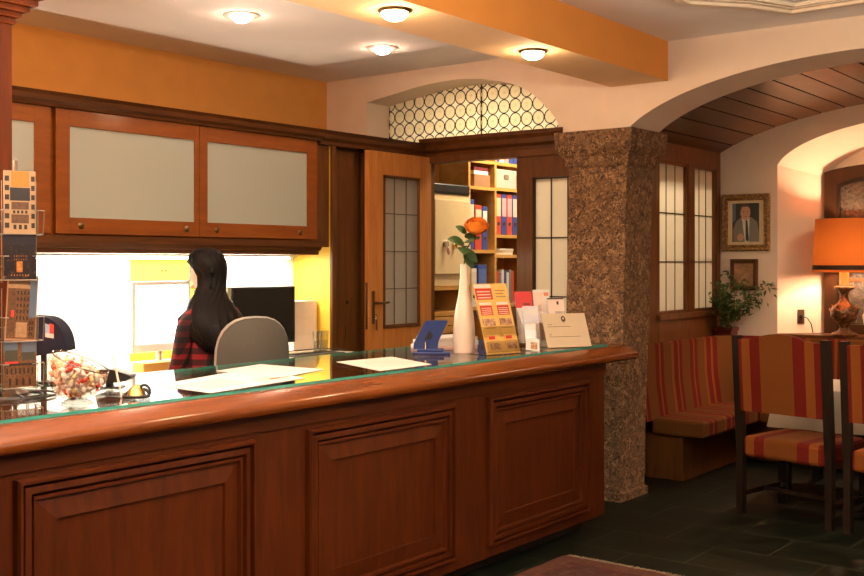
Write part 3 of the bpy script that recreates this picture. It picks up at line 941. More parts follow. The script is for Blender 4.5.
mb = MB(); aband(mb, .105, .13, -.055, -.04); mb.build('bead', M_CHAIRW, w)
pts = [(0, -.93, .05)]+[(0, y*.9, wz(y)-.11) for y in ay]+[(0, .93, .05)]
MB().poly(pts)
mb = MB(); mb.poly(pts); mb.build('pane', patchy('bubbled_night_pane', [(.012, .010, .008), (.05, .045, .035), (.10, .08, .06)], 40, .12, .9), w)
mb = MB()
for y in (-.5, .5): mb.box(-.01, .006, y-.012, y+.012, .05, 1.28)
for z in (.45, .85): mb.box(-.01, .006, -.93, .93, z-.012, z+.012)
mb.build('muntin', M_DARK, w)

# ------------------------------------------------------------------ pictures, socket
def picture(name, label, y0, y1, z0, z1, outer, mats, fw_):
    t = thing(name, label, 'picture', (8.98, (y0+y1)/2, (z0+z1)/2))
    w, h = (y1-y0), (z1-z0)
    mb = MB()
    st = mb.n()
    mb.frame((-w/2, w/2, -h/2, h/2, 0), [(0, 0), (0, .02), (.012, .035), (.028, .03), (.036, .022), (fw_-.008, .028), (fw_, .012), (fw_, .004)], False)
    mb.xf(Matrix.Rotation(-PI/2, 4, 'Z'), st)
    mb.build('frame', mats[0], t)
    box('mat', mats[1], (-.006, -.002, -w/2+fw_-.01, w/2-fw_+.01, -h/2+fw_-.01, h/2-fw_+.01), t)
    return t
pt = picture('framed_portrait', 'gold framed portrait of a man in a grey suit on the alcove wall', 3.30, 3.725, 1.713, 2.20, 0, (M_GOLD, plain('ivory_mat', (.72, .58, .36), .7)), .055)
mb = MB()
def shp(pts, mi, d):
    # picture plane: u to the viewer's right = -y
    mb.mi = mi; mb.poly([(-.0065-d, -u, v) for u, v in pts])
def oval(cx, cy, rx, ry, n=20): return [(cx+rx*math.cos(2*PI*k/n), cy+ry*math.sin(2*PI*k/n)) for k in range(n)]
shp([(-.118, -.165), (.118, -.165), (.118, .165), (-.118, .165)], 0, .0002)
shp([(-.118, .0), (-.09, .02), (-.085, .165), (-.118, .165)], 5, .0006)
shp([(-.108, -.165), (-.112, -.06), (-.085, .01), (-.04, .045), (.05, .045), (.10, .005), (.115, -.07), (.118, -.165)], 1, .001)
shp([(-.035, .045), (.035, .045), (.03, -.165), (-.005, -.165)], 2, .0014)
shp([(.0, .02), (.016, .02), (.030, -.15), (.012, -.165), (.0, -.14)], 0, .0018)
shp(oval(-.002, .085, .044, .062), 3, .0018)
shp([(-.046, .09), (-.05, .13), (-.025, .16), (.025, .16), (.048, .13), (.042, .095), (.03, .135), (-.03, .135)], 4, .0022)
for u in (-.018, .016): shp(oval(u, .095, .006, .003, 10), 0, .0024)
shp(oval(-.001, .053, .014, .0035, 10), 6, .0024)
shp(oval(-.045, -.125, .030, .032), 3, .0024)
mb.build('photograph', [plain('portrait_dark', (.03, .035, .03), .5), plain('grey_suit', (.22, .20, .17), .6), plain('white_shirt', (.70, .66, .58), .6), plain('portrait_skin', (.60, .32, .20), .6), plain('portrait_hair', (.10, .06, .04), .6), plain('portrait_blue', (.12, .16, .24), .6), plain('portrait_lip', (.40, .12, .09), .6)], pt)
pt2 = picture('small_picture', 'small brown framed picture partly behind the potted ficus', 3.405, 3.645, 1.38, 1.645, 0, (M_DARK, plain('brown_picture', (.42, .22, .10), .6, var=.3, scale=20)), .022)
sk = thing('wall_socket', 'dark wall socket with a plugged-in cord under the lamp glow', 'socket', (9.14, 3.09, 1.16), math.radians(-50))
ang = math.atan2(NB[-1]-ny[-1], .36)
sk.location = (8.98+.165, ny[-1]+math.tan(ang)*.165-.001, 1.16); sk.rotation_euler = (0, 0, ang)
box('plate', M_INK, (-.032, .032, -.008, 0, -.06, .06), sk, .003)
MB().lathe([(0, .035), (.014, .032), (.018, 0)], 14).xf(Matrix.Translation((0, -.008, .0)) @ Matrix.Rotation(PI/2, 4, 'X')).build('plug', M_BLACK, sk, True)
MB().tube([(.0, -.04, 0), (.03, -.05, -.01), (.07, -.045, -.06), (.085, -.04, -.11), (.09, -.04, -.133)], .004, 6).build('cord', M_BLACK, sk, True)

# ------------------------------------------------------------------ lamp on the sill
def shade_mat():
    m, nt, b = nodes('orange_lamp_cloth')
    out = nt.nodes['Material Output']
    tc = nt.nodes.new('ShaderNodeTexCoord')
    n = nt.nodes.new('ShaderNodeTexNoise'); n.inputs['Scale'].default_value = 40
    mp = nt.nodes.new('ShaderNodeMapping'); mp.inputs['Scale'].default_value = (1, 1, 6)
    nt.links.new(tc.outputs['Object'], mp.inputs[0]); nt.links.new(mp.outputs[0], n.inputs['Vector'])
    r = nt.nodes.new('ShaderNodeValToRGB')
    r.color_ramp.elements[0].color = (.46, .115, .016, 1); r.color_ramp.elements[1].color = (.56, .155, .024, 1)
    nt.links.new(n.outputs['Fac'], r.inputs['Fac'])
    t = nt.nodes.new('ShaderNodeBsdfTranslucent'); nt.links.new(r.outputs['Color'], t.inputs[0])
    nt.links.new(r.outputs['Color'], b.inputs['Base Color']); b.inputs['Roughness'].default_value = .9
    mx = nt.nodes.new('ShaderNodeMixShader'); mx.inputs[0].default_value = .032
    nt.links.new(b.outputs[0], mx.inputs[1]); nt.links.new(t.outputs[0], mx.inputs[2])
    nt.links.new(mx.outputs[0], out.inputs['Surface'])
    return m
M_SHADE = shade_mat()
LX, LY = 9.0, 2.70
tl = thing('table_lamp', 'carved gilt table lamp with an orange drum shade on the sill', 'lamp', (LX, LY, 1.0225))
M_GILT = patchy('gilt_wood', [(.025, .010, .004), (.09, .040, .011), (.28, .15, .04)], 40, .35, .6, coat=.2)
K = 1.13
MB().lathe([(r, z*K) for r, z in [(0, 0), (.10, 0), (.105, .012), (.095, .02), (.05, .035), (.035, .06), (.045, .085), (.085, .115), (.105, .15), (.108, .18), (.090, .21), (.05, .235), (.035, .26), (.033, .30), (.05, .325), (.075, .335), (.08, .35), (.06, .36), (0, .36)]], 36).build('base', M_GILT, tl, True)
for k in range(6):
    a0 = k*PI/3
    mb = MB()
    mb.tube([((.100+.012*math.sin(t*6))*math.cos(a0+.42*math.sin(t*3)), (.100+.012*math.sin(t*6))*math.sin(a0+.42*math.sin(t*3)), (.13+t*.045)*K) for t in arange(0, 2, 12)], .007, 6)
    mb.build('carved_scroll', M_GILT, tl, True)
MB().lathe([(0, .36*K), (.036, .36*K), (.036, .54), (0, .54)], 20).build('candle_sleeve', plain('ivory_wax', (.85, .70, .45), .5), tl, True)
mb = MB()
mb.lathe([(.245, .515), (.222, .945)], 48, cap=False)
mb.build('lamp_shade', M_SHADE, tl, True)
MB().lathe([(.2460, .535), (.2442, .572), (.2434, .572), (.2452, .535)], 48, cap=False).build('shade_trim', plain('dark_trim', (.03, .01, .005), .7), tl, True)
MB().tube([(0, 0, .54), (0, 0, .66)], .012, 8).ball((0, 0, .70), .042, 14, 10).build('bulb', emit('lit_bulb', (1, .70, .42), 300), tl, True)
mb = MB()
for k in range(3):
    a = k*2*PI/3; mb.tube([(0, 0, .64), (.238*math.cos(a), .238*math.sin(a), .57)], .003, 5)
mb.build('spider', M_DBRASS, tl)
pi_ = thing('swan_pitcher', 'small white pitcher with a curved swan-like spout beside the lamp', 'pitcher', (8.95, 2.47, 1.0225))
MB().lathe([(0, 0), (.035, 0), (.045, .03), (.05, .07), (.045, .11), (.05, .13), (.046, .13), (.04, .11), (0, .02)], 24).build('body', M_VASE, pi_, True)
MB().tube([(-.01, .045, .10), (-.01, .06, .17), (-.01, .04, .215), (-.01, .0, .225), (-.01, -.03, .205), (-.01, .01, .19)], [.016, .012, .012, .014, .016, .006], 8).build('spout', M_VASE, pi_, True)

# ------------------------------------------------------------------ alcove bench
OR1 = (.21, .068, .010); RD = (.135, .009, .003); OL = (.14, .050, .009)
BANDS = [(0, OL), (.10, RD), (.20, OR1), (.24, RD), (.33, OL), (.55, OR1), (.62, RD), (.74, OR1), (.78, RD), (.86, OL)]
M_BX = stripes('bench_stripe_x', 'X', 0, .62, BANDS, repeat=True)
M_BY = stripes('bench_stripe_y', 'Y', .1, .62, BANDS, repeat=True)
bn = thing('corner_bench', 'striped corner bench along the alcove windows', 'bench', (7.47, 3.71, 0))
# local x along the windows, local y negative towards the table
box('seat', M_BX, (-.03, 1.49, -.49, -.07, .335, .455), bn, .02)
def back_path(mb, path):
    pr = [(0, .44), (.035, .70), (.045, .985), (.055, 1.005), (.078, 1.0), (.085, .98), (.085, .44)]
    rings = []
    for i, p in enumerate(path):
        a, b = Vector(path[max(0, i-1)]), Vector(path[min(len(path)-1, i+1)])
        t = (b-a).normalized(); nn = Vector((-t.y, t.x))
        rings.append([mb.v((p[0]+nn.x*d, p[1]+nn.y*d, z)) for d, z in pr])
    for A, B in zip(rings, rings[1:]):
        for k in range(len(pr)): mb.face([A[k], A[(k+1) % len(pr)], B[(k+1) % len(pr)], B[k]])
    mb.face(rings[0]); mb.face(list(reversed(rings[-1])))
mb = MB(); back_path(mb, [(-.16, -.10), (1.02, -.10)]+[(1.02+.28*math.sin(a), -.38+.28*math.cos(a)) for a in arange(.2, PI/2, 8)]+[(1.30, -.45)])
mb.build('backrest', M_BX, bn, True)
box('plinth', M_DARK, (.02, 1.49, -.30, -.0, 0, .335), bn)
box('seat', M_BY, (1.02, 1.49, -2.8, -.495, .335, .455), bn, .02)
mb = MB(); back_path(mb, [(1.30, -.452), (1.30, -2.8)]); mb.build('backrest', M_BY, bn, True)
box('plinth', M_DARK, (1.2, 1.49, -2.8, -.31, 0, .335), bn)
box('corner_shelf', M_ALC, (1.345, 1.50, -.145, .03, .90, .925), bn)
# potted ficus on the bench corner
pf = thing('potted_ficus', 'small leafy ficus in a dark red pot in the alcove corner', 'plant', (8.875, 3.645, .9255))
mb = MB(); mb.prism([(-.075, -.075, 0), (.075, -.075, 0), (.075, .075, 0), (-.075, .075, 0)], (0, 0, .12))
mb.bm.verts.ensure_lookup_table()
for v in mb.bm.verts:
    if v.co.z < .01: v.co.x *= .85; v.co.y *= .85
mb.box(-.083, .083, -.083, .083, .11, .14, b=.006)
pot = mb.build('pot', M_POT, pf)
box('soil', M_INK, (-.07, .07, -.07, .07, .13, .143), pf)
mb = MB(); fo = MB()
rr = random.Random(5)
for k in range(8):
    a = 2*PI*k/8+rr.uniform(-.3, .3); sp_ = rr.uniform(.10, .26); h = rr.uniform(.28, .46)
    ox, oy = -.10, -.09                     # the crown leans out of the corner into the room
    ps = [(.01*math.cos(a), .01*math.sin(a), .13)]
    def stem_at(t): return Vector((min(.05, ox*t+sp_*t**1.6*math.cos(a)), min(.05, oy*t+sp_*t**1.6*math.sin(a)*1.1), .13+h*t))
    for t in arange(.2, 1, 5): ps.append(tuple(stem_at(t)))
    mb.tube(ps, [.006*(1-.1*i) for i in range(len(ps))], 5)
    for i in range(64):
        t = rr.uniform(.22, 1.08)
        c = stem_at(t)+Vector((rr.uniform(-.09, .09), rr.uniform(-.09, .09), rr.uniform(-.07, .05)))
        c.x = min(c.x, .04-rr.uniform(0, .06)); c.y = min(c.y, .04-rr.uniform(0, .06))
        d = Vector((rr.uniform(-1, .5), rr.uniform(-1, .5), rr.uniform(-.9, .3))).normalized()
        s_ = d.cross(Vector((0, 0, 1))).normalized()
        l, wd = rr.uniform(.045, .07), rr.uniform(.011, .017)
        up = s_.cross(d)*.006
        p = [c, c+d*l*.35+s_*wd+up, c+d*l, c+d*l*.35-s_*wd+up]
        q = c+d*l*.4-up
        V = [fo.v(x) for x in p]; Q = fo.v(q)
        fo.face([V[0], V[1], Q]); fo.face([V[1], V[2], Q]); fo.face([V[2], V[3], Q]); fo.face([V[3], V[0], Q])
mb.build('stem', M_STEM, pf, True)
fo.build('foliage', M_LEAF, pf, norm=False)

# ------------------------------------------------------------------ dining chairs and table
RC = (.13, .008, .003)
CB = [(0, RC), (.035, (.21, .060, .008)), (.14, RC), (.265, (.165, .050, .007)), (.67, RC), (.815, (.21, .060, .008)), (.925, RC)]
M_CH = stripes('chair_stripe', 'X', -.28, .56, CB)
def dining_chair(label, loc, rot):
    t = thing('dining_chair', label, 'chair', loc, rot, 'striped dining chairs')
    # local: facing +y, back posts at y=0
    for s in (-1, 1):
        x = s*.305
        mb = MB(); mb.prism([(x-.022, -.02, 0), (x+.022, -.02, 0), (x+.022, .03, 0), (x-.022, .03, 0)], (0, 0, .45))
        mb.prism([(x-.024, -.022, .45), (x+.024, -.022, .45), (x+.024, .03, .45), (x-.024, .03, .45)], (0, -.05, .70))
        mb.build('leg', M_CHAIRW, t)
    for s in (-1, 1):
        x = s*.285
        mb = MB().box(x-.021, x+.021, .44, .482, 0, .385, b=.003); mb.lathe([(.028, .10), (.034, .12), (.028, .14)], 12, (x, .461, 0)); mb.build('leg', M_CHAIRW, t)
    mb = MB()
    # backrest with a gently arched top
    n = 20
    for i in range(n):
        xa, xb = -.281+.562*i/n, -.281+.562*(i+1)/n
        def zt(x): return 1.13+.042*max(0, math.cos(x/.20*PI/2)) if abs(x) < .20 else 1.13
        y0 = -.032; th = .05
        for (x0, x1) in ((xa, xb),):
            za, zb = zt(x0), zt(x1)
            def yy(z): return -.05*(z-.45)/.7
            fr_ = [(x0, yy(.67)-.022, .67), (x1, yy(.67)-.022, .67), (x1, yy(zb)-.022, zb), (x0, yy(za)-.022, za)]
            bk = [(p[0], p[1]+.052, p[2]) for p in fr_]
            mb.poly(fr_); mb.poly(bk); mb.poly([fr_[3], fr_[2], bk[2], bk[3]]); mb.poly([fr_[0], fr_[1], bk[1], bk[0]])
            if i == 0: mb.poly([fr_[0], fr_[3], bk[3], bk[0]])
            if i == n-1: mb.poly([fr_[1], fr_[2], bk[2], bk[1]])
    bmesh.ops.remove_doubles(mb.bm, verts=mb.bm.verts, dist=.0005)
    mb.build('backrest', M_CH, t)
    mb = MB().box(-.282, .282, -.015, .50, .375, .505, b=.025)
    for v in mb.bm.verts:
        if v.co.z > .485: v.co.z += .03*max(0, 1-(v.co.x/.28)**2)*max(0, 1-((v.co.y-.24)/.26)**2)
    mb.build('seat', M_CH, t)
    mb = MB()
    for s in (-1, 1): mb.box(s*.29-.014, s*.29+.014, .02, .45, .12, .15)
    mb.box(-.28, .28, .22, .25, .122, .148)
    mb.build('stretcher', M_CHAIRW, t)
    return t
dining_chair('striped high-backed dining chair standing between the column and the table', (6.708, 2.38, 0), math.radians(-11-90))
c2 = copy_tree([o for o in bpy.data.objects if o.name == 'dining_chair'][0])
c2.location = (6.59, 1.665, 0); c2.rotation_euler = (0, 0, math.radians(-8-90))
c2['label'] = 'striped dining chair cut off by the picture edge, only its post and side visible'
tb = thing('dining_table', 'dining table under a white cloth in the alcove', 'table', (7.85, 1.95, 0))
box('top', M_DARK, (-.38, .38, -.85, .75, .715, .742), tb)
for sx in (-1, 1):
    for sy in (-.80, .70): box('leg', M_CHAIRW, (sx*.34-.03, sx*.34+.03, sy-.03, sy+.03, 0, .715), tb)
mb = MB()
pr = []
mb.box(-.385, .385, -.855, .755, .7425, .746)
N = 100
per = []
for k in range(N):
    u = k/N*4; s = int(u); f = u-s
    c4 = [(-.388, -.858), (.388, -.858), (.388, .758), (-.388, .758)]
    a, b = c4[s], c4[(s+1) % 4]
    per.append((a[0]+(b[0]-a[0])*f, a[1]+(b[1]-a[1])*f))
rows = []
for i, z in enumerate((.746, .66, .56, .47)):
    rows.append([])
    for k, (x, y) in enumerate(per):
        w_ = .012*i*(1+.8*math.sin(k*1.1)); r_ = math.hypot(x, y)
        rows[-1].append(mb.v((x*(1+w_/r_), y*(1+w_/r_), z)))
for A, B in zip(rows, rows[1:]):
    for k in range(N): mb.face([A[k], A[(k+1) % N], B[(k+1) % N], B[k]])
o = mb.build('tablecloth', plain('white_cloth', (.46, .40, .32), .9, var=.03), smooth=True); o.location = (7.85, 1.95, 0.0003)
tag(o, 'white cloth draped over the alcove dining table', 'tablecloth')
mb = MB()
mb.prism([(-.10, -.05, 0), (.10, -.05, 0), (.10, .05, 0), (-.10, .05, 0)], (0, 0, .035))
mb.prism([(-.09, -.045, .036), (.09, -.045, .036), (.0, -.04, .075)], (0, .09, 0))
o = mb.build('napkin', plain('pink_napkin', (.80, .56, .45), .8)); o.location = (7.60, 2.10, .7465)
tag(o, 'folded pale pink napkin on the alcove table', 'napkin')

# rug
mb = MB(); mb.box(1.2, 5.16, 1.3, 3.05, .0005, .012)
mb.mi = 1
mb.box(5.06, 5.16, 1.3, 3.05, .012, .0135); mb.box(1.2, 5.06, 2.95, 3.05, .012, .0135)
rg = thing('rug', 'dark red patterned rug with pale fringe in front of the counter', 'rug')
mb.build('pile', [patchy('red_rug', [(.03, .004, .003), (.07, .009, .006), (.04, .012, .008), (.09, .03, .014)], 22, .95, .3, kind='voronoi'), patchy('rug_border', [(.05, .008, .005), (.10, .034, .013)], 30, .95)], rg)
mb = MB(); rr = random.Random(2)
for i in range(150):
    y = 1.31+i*.0116
    a = rr.uniform(-.01, .01)
    mb.tube([(5.15, y, .008), (5.19, y+a*.5, .006), (5.225, y+a, .003)], .003, 4)
mb.build('fringe', plain('pale_fringe', (.20, .14, .09), .9), rg)

# ------------------------------------------------------------------ wooden post at the left
ps = thing('wooden_post', 'dark red wooden post with a moulded capital beside the carousel', 'post', (2.5, 4.45, .25))
box('shaft', M_COUNTER, (-.30, .175, -.06, .25, 0, 2.42), ps, .004)
mb = MB()
for i, (g, z0, z1) in enumerate(((.012, 2.42, 2.45), (.03, 2.45, 2.475), (.055, 2.475, 2.50), (.08, 2.50, 2.53), (.10, 2.53, 2.60))):
    mb.box(-.30-g, .175+g, -.06-g, .25+g, z0, z1, b=.006)
mb.build('capital', M_COUNTER, ps)
box('upper_block', M_COUNTER, (-.28, .155, -.04, .23, 2.60, 2.82), ps)

# ------------------------------------------------------------------ things on the counter
# leaflet carousel
RX, RY = 2.315, 3.78
rk = thing('leaflet_carousel', 'tall wire leaflet carousel at the near end of the counter', 'rack', (RX, RY, CZ), math.radians(-121+12))
WIRE = plain('steel_wire', (.25, .22, .19), .3, .7)
mb = MB()
for r, z in ((.15, .006), (.10, .006)): mb.tube([(r*math.cos(2*PI*k/28), r*math.sin(2*PI*k/28), z) for k in range(28)], .005, 6, True)
for k in range(3):
    a = 2*PI*k/3; mb.tube([(0, 0, .008), (.15*math.cos(a), .15*math.sin(a), .008)], .005, 6)
mb.build('base', M_BLACK, rk, True)
MB().lathe([(.045, .004), (.05, .015), (.03, .025), (.009, .035), (.009, .90), (0, .905)], 16).build('pole', WIRE, rk, True)
TIERS = (.618, .445, .215, .04)
for f in range(4):
    R = Matrix.Rotation(PI/2*f, 4, 'Z')
    mb = MB()
    for z in TIERS:
        st = mb.n()
        x0, x1 = .062, .088
        w2 = .062
        mb.tube([(x0, -w2, z), (x1, -w2, z), (x1, w2, z), (x0, w2, z)], .0022, 5)
        mb.tube([(x0, -w2, z+.09), (x1+.004, -w2, z+.09), (x1+.004, -w2+.02, z+.09)], .0022, 5)
        mb.tube([(x0, w2, z+.09), (x1+.004, w2, z+.09), (x1+.004, w2-.02, z+.09)], .0022, 5)
        for s in (-1, 1): mb.tube([(x1, s*w2, z), (x1+.004, s*w2, z+.09)], .0022, 5)
        mb.tube([(.0, 0, z+.05), (x0, 0, z+.05)], .0025, 5)
        for s in (-1, 1): mb.tube([(x0, s*w2, z-.01), (x0, s*w2, z+.20)], .0022, 5)
        mb.xf(R, st)
    mb.build('wire_pocket', WIRE, rk, True)
P_TOWN = patchy('town_print', [(.03, .013, .007), (.12, .055, .02), (.22, .12, .05), (.06, .028, .014), (.26, .16, .08)], 75, .35, kind='voronoi', stretch=(1, 1, .8))
P_NIGHT = patchy('night_print', [(.008, .005, .008), (.014, .009, .012), (.02, .012, .012), (.22, .09, .02)], 60, .3)
P_NIGHTTOP = plain('dusk_print', (.022, .017, .025), .3, var=.15)
P_SKY = plain('sky_print', (.10, .14, .20), .3, var=.1, scale=9)
P_ROOF = patchy('brick_print', [(.045, .018, .008), (.13, .058, .020), (.20, .10, .042)], 110, .35, kind='voronoi')
P_WIN = plain('window_print', (.018, .010, .008), .4)
def leaflet(name, label, face, tier, tall, wide, art, lean=.0, cat='leaflet', group='leaflets in the wire carousel'):
    t = MB()
    t.mi = 0
    t.box(-.001, .001, -wide/2, wide/2, 0, tall)
    for q, (mi, (u0, u1, v0, v1)) in enumerate(art):
        t.mi = mi
        t.poly([(.0012+.00004*q, wide*(u0-.5), tall*v0), (.0012+.00004*q, wide*(u1-.5), tall*v0), (.0012+.00004*q, wide*(u1-.5), tall*v1), (.0012+.00004*q, wide*(u0-.5), tall*v1)])
    return t
def put(t, mats, label, f, tier, cat='leaflet', lean=.03, dz=0, roll=0):
    o = t.build('leaflet', mats)
    M = Matrix.Translation((RX, RY, CZ)) @ Matrix.Rotation(math.radians(-121+12)+PI/2*f, 4, 'Z') @ Matrix.Translation((.077, 0, TIERS[tier]+.003+dz)) @ Matrix.Rotation(-lean, 4, 'Y') @ Matrix.Rotation(roll, 4, 'X')
    o.matrix_world = M
    tag(o, label, cat, 'leaflets in the wire carousel')
    return o
def grid(mi, u0, u1, v0, v1, nu, nv, fu=.55, fv=.6):
    out = []
    for a in range(nu):
        for b in range(nv):
            du, dv = (u1-u0)/nu, (v1-v0)/nv
            out.append((mi, (u0+a*du+du*(1-fu)/2, u0+a*du+du*(1+fu)/2, v0+b*dv+dv*(1-fv)/2, v0+b*dv+dv*(1+fv)/2)))
    return out
P_WOODD = plain('brown_print', (.10, .045, .018), .4, var=.4, scale=60)
put(leaflet('', '', 0, 0, .235, .116, [(1, (0, 1, 0, 1)), (2, (.24, .80, .74, .99)), (3, (.20, .82, .52, .73)), (4, (.24, .78, .38, .50)), (4, (.24, .78, .16, .30))]+grid(5, .24, .78, .54, .70, 5, 1, .5, .9)+grid(3, .01, .20, .05, .95, 1, 6, .7, .55)+grid(3, .83, .99, .05, .95, 1, 6, .7, .55)+grid(3, .26, .76, .30, .38, 4, 1)+grid(3, .26, .76, .04, .16, 3, 1)),
    [M_TAN, plain('cream_print', (.36, .24, .13), .4), plain('amber_print', (.42, .17, .02), .35), P_WIN, P_WOODD, M_BLACK], 'top leaflet of the carousel with orange heading and dark windows', 0, 0)
put(leaflet('', '', 0, 1, .225, .118, [(1, (0, 1, 0, 1)), (2, (0, 1, .58, 1)), (3, (.25, .75, .08, .40)), (4, (.40, .58, .12, .30))]+grid(4, .30, .72, .30, .42, 6, 2, .3, .3)+grid(4, .2, .8, .04, .10, 7, 1, .3, .5)), [M_BLACK, P_NIGHT, P_NIGHTTOP, P_NIGHT, plain('golden_print', (.40, .15, .02), .4, var=.5, scale=90)], 'dark night-scene leaflet with golden lights in the carousel', 0, 1)
put(leaflet('', '', 0, 2, .245, .112, [(1, (.04, .96, .03, .97)), (2, (.74, .96, .35, .97)), (5, (.04, .74, .80, .86)), (4, (.08, .30, .10, .75)), (5, (.34, .70, .05, .28))]+grid(3, .30, .74, .30, .78, 4, 5, .45, .55)+grid(3, .74, .9, .06, .32, 2, 3)+[(6, (.16, .26, .36, .46))]), [M_TAN, P_ROOF, P_SKY, P_WIN, P_WOODD, plain('sand_print', (.34, .20, .10), .4, var=.2, scale=50), M_RED], 'tilted tan leaflet showing a building in the carousel', 0, 2, roll=-.06)
put(leaflet('', '', 0, 3, .225, .118, [(1, (0, 1, 0, .6)), (2, (0, 1, .58, 1)), (3, (.05, .55, .45, .62)), (3, (.3, .95, .45, .58)), (1, (.44, .56, .45, .80)), (4, (.0, 1, .36, .40))]+grid(4, .05, .95, .20, .34, 7, 1, .4, .7)+grid(4, .1, .9, .02, .16, 4, 1, .35, .8)+[(5, (.05, .45, .40, .43))]), [M_TAN, P_ROOF, P_SKY, plain('hill_print', (.05, .05, .035), .4), P_WIN, M_RED], 'lowest carousel leaflet with blue sky above brown buildings', 0, 3)
for i in range(4):
    put(leaflet('', '', 3, i, .22, .115, [(1, (.05, .95, .03, .97)), (2, (.1, .9, .7, .95))]), [M_TAN, (P_TOWN, P_NIGHT, P_ROOF, P_TOWN)[i], (P_WIN, P_ROOF, P_SKY, P_ROOF)[i]],
        ('top', 'second', 'third', 'lowest')[i]+' leaflet on the turned-away side of the carousel, at the picture edge', 3, i)

# navy card-display stand
nv = thing('card_display', 'dark navy hooded display with a small red and white emblem behind the candy bowl', 'display', (2.665, 3.97, CZ), math.radians(-52.5))
mb = MB()
out = [(-.16, 0.115), (.0, .140), (.0, .150)]+[(-.002-.105*(1-math.cos(t*PI/2)), .150+.135*math.sin(t*PI/2)) for t in arange(.12, 1, 8)]+[(-.16, .287)]
mb.prism([(x, 0, z) for x, z in out], (0, .12, 0)); mb.build('hood', M_NAVY, nv, True)
MB().box(-.125, -.105, .05, .07, .012, .135).box(-.15, -.06, .02, .10, 0, .012, b=.004).build('stand', M_BLACK, nv)
mb = MB()
for mi, (x0, x1, z0, z1) in enumerate(((-.058, -.040, .208, .245), (-.058, -.022, .188, .207), (-.040, -.022, .208, .245))):
    mb.mi = mi; mb.poly([(x0-.03, -.001, z0+.012), (x1-.03, -.001, z0+.006), (x1-.03, -.001, z1+.006), (x0-.03, -.001, z1+.012)])
mb.build('emblem', [plain('emblem_pale', (.22, .34, .50), .4), plain('emblem_white', (.45, .46, .50), .4), M_RED], nv, norm=False)

# candy bowl
BX, BY = 2.345, 3.425
bw = thing('candy_bowl', 'round clear bowl with a slanted rim, full of wrapped candies', 'bowl', (BX, BY, CZ))
M_BOWL = clear('bowl_clear', (.86, .87, .86), base=.06)
mb = MB()
cz, R = .120, .110
pr = [(0, .018)]+[(R*math.sin(a), cz-R*math.cos(a)) for a in arange(.33, PI-.3, 26)]
mb.lathe(pr, 40, cap=False)
nrm = Vector((.609*.42, -.793*.42, 1)).normalized()
bmesh.ops.bisect_plane(mb.bm, geom=mb.bm.verts[:]+mb.bm.edges[:]+mb.bm.faces[:], plane_co=(0, 0, .155), plane_no=nrm, clear_outer=True)
rim = sorted([v.co.copy() for v in mb.bm.verts if any(e.is_boundary for e in v.link_edges)], key=lambda p: math.atan2(p.y, p.x))
mb.build('body', M_BOWL, bw, True)
MB().tube(rim, .0028, 6, True).build('rim', clear('bowl_rim', (.42, .45, .44), base=.1), bw, True)
MB().lathe([(0, 0), (.055, 0), (.058, .004), (.045, .012), (.03, .018), (0, .02)], 32).build('foot', clear('bowl_foot', (.66, .68, .67), base=.1), bw, True)
CC = {'white': (.80, .74, .68), 'red': (.62, .05, .03), 'pink': (.80, .52, .45), 'yellow': (.80, .62, .30), 'orange': (.80, .42, .24)}
protos = {}
rr = random.Random(11); pos = []
cols = ['white', 'pink', 'white', 'red', 'white', 'orange', 'white', 'yellow', 'pink', 'white', 'red', 'white', 'pink']
tries = 0
while len(pos) < 120 and tries < 60000:
    tries += 1
    p = Vector((rr.uniform(-.1, .1), rr.uniform(-.1, .1), rr.uniform(.025, .175)))
    if (p-Vector((0, 0, cz))).length > R-.016: continue
    if (p-Vector((0, 0, .135))).dot(nrm) > .008*(1-(p.x**2+p.y**2)/.009): continue
    if any((p-q).length < .0225 for q in pos): continue
    pos.append(p)
for i, p in enumerate(pos):
    c = cols[i % len(cols)]
    if c not in protos:
        mb = MB().ball((0, 0, 0), .0105, 10, 6, (1.3, 1, .8))
        mb.lathe([(.001, 0), (.0075, .009)], 8, cap=False)
        mb.xf(Matrix.Translation((.011, 0, 0)) @ Matrix.Rotation(PI/2, 4, 'Y'), mb.n()-16)
        mb.lathe([(.001, 0), (.0075, .009)], 8, cap=False)
        mb.xf(Matrix.Translation((-.011, 0, 0)) @ Matrix.Rotation(-PI/2, 4, 'Y'), mb.n()-16)
        o = mb.build('candy', plain('candy_'+c, CC[c], .25, var=.05, coat=.3), smooth=True)
        protos[c] = o
    else:
        o = protos[c].copy(); COL.objects.link(o)
    o.location = Vector((BX, BY, CZ))+p
    o.rotation_euler = (rr.uniform(0, 6), rr.uniform(0, 6), rr.uniform(0, 6))
    tag(o, c+' wrapped candy in the clear round bowl', 'candy', c+' candies in the round bowl')

# card terminal, pen set
pt_ = thing('card_terminal', 'black wedge-shaped card terminal between the candy bowl and the pen stand', 'card terminal', (2.70, 3.70, CZ), math.radians(-52.5))
pt_.scale = (.88, .88, .88)
mb = MB(); mb.prism([(-.085, 0, .03), (-.05, 0, .018), (.06, 0, .035), (.085, 0, .055), (-.01, 0, .088), (-.07, 0, .088)], (0, .10, 0)); mb.build('body', M_BLACK, pt_)
MB().box(-.04, -.02, .02, .08, 0, .035).box(-.06, .03, .0, .1, 0, .006).build('stand', M_BLACK, pt_)
mb = MB(); mb.poly([(-.005, .012, .0878), (.075, .012, .0605), (.075, .088, .0605), (-.005, .088, .0878)]); mb.build('screen', plain('terminal_grey', (.12, .12, .12), .3), pt_)
pn = thing('pen_stand', 'brass counter pen stand with a loop of black beads and upright pale pen', 'pen stand', (2.575, 3.385, CZ), math.radians(-52.5))
MB().lathe([(0, 0), (.040, 0), (.040, .006), (.034, .012), (.030, .03), (.018, .042), (.010, .05), (0, .052)], 24).build('base', M_BRASS, pn, True)
mb = MB()
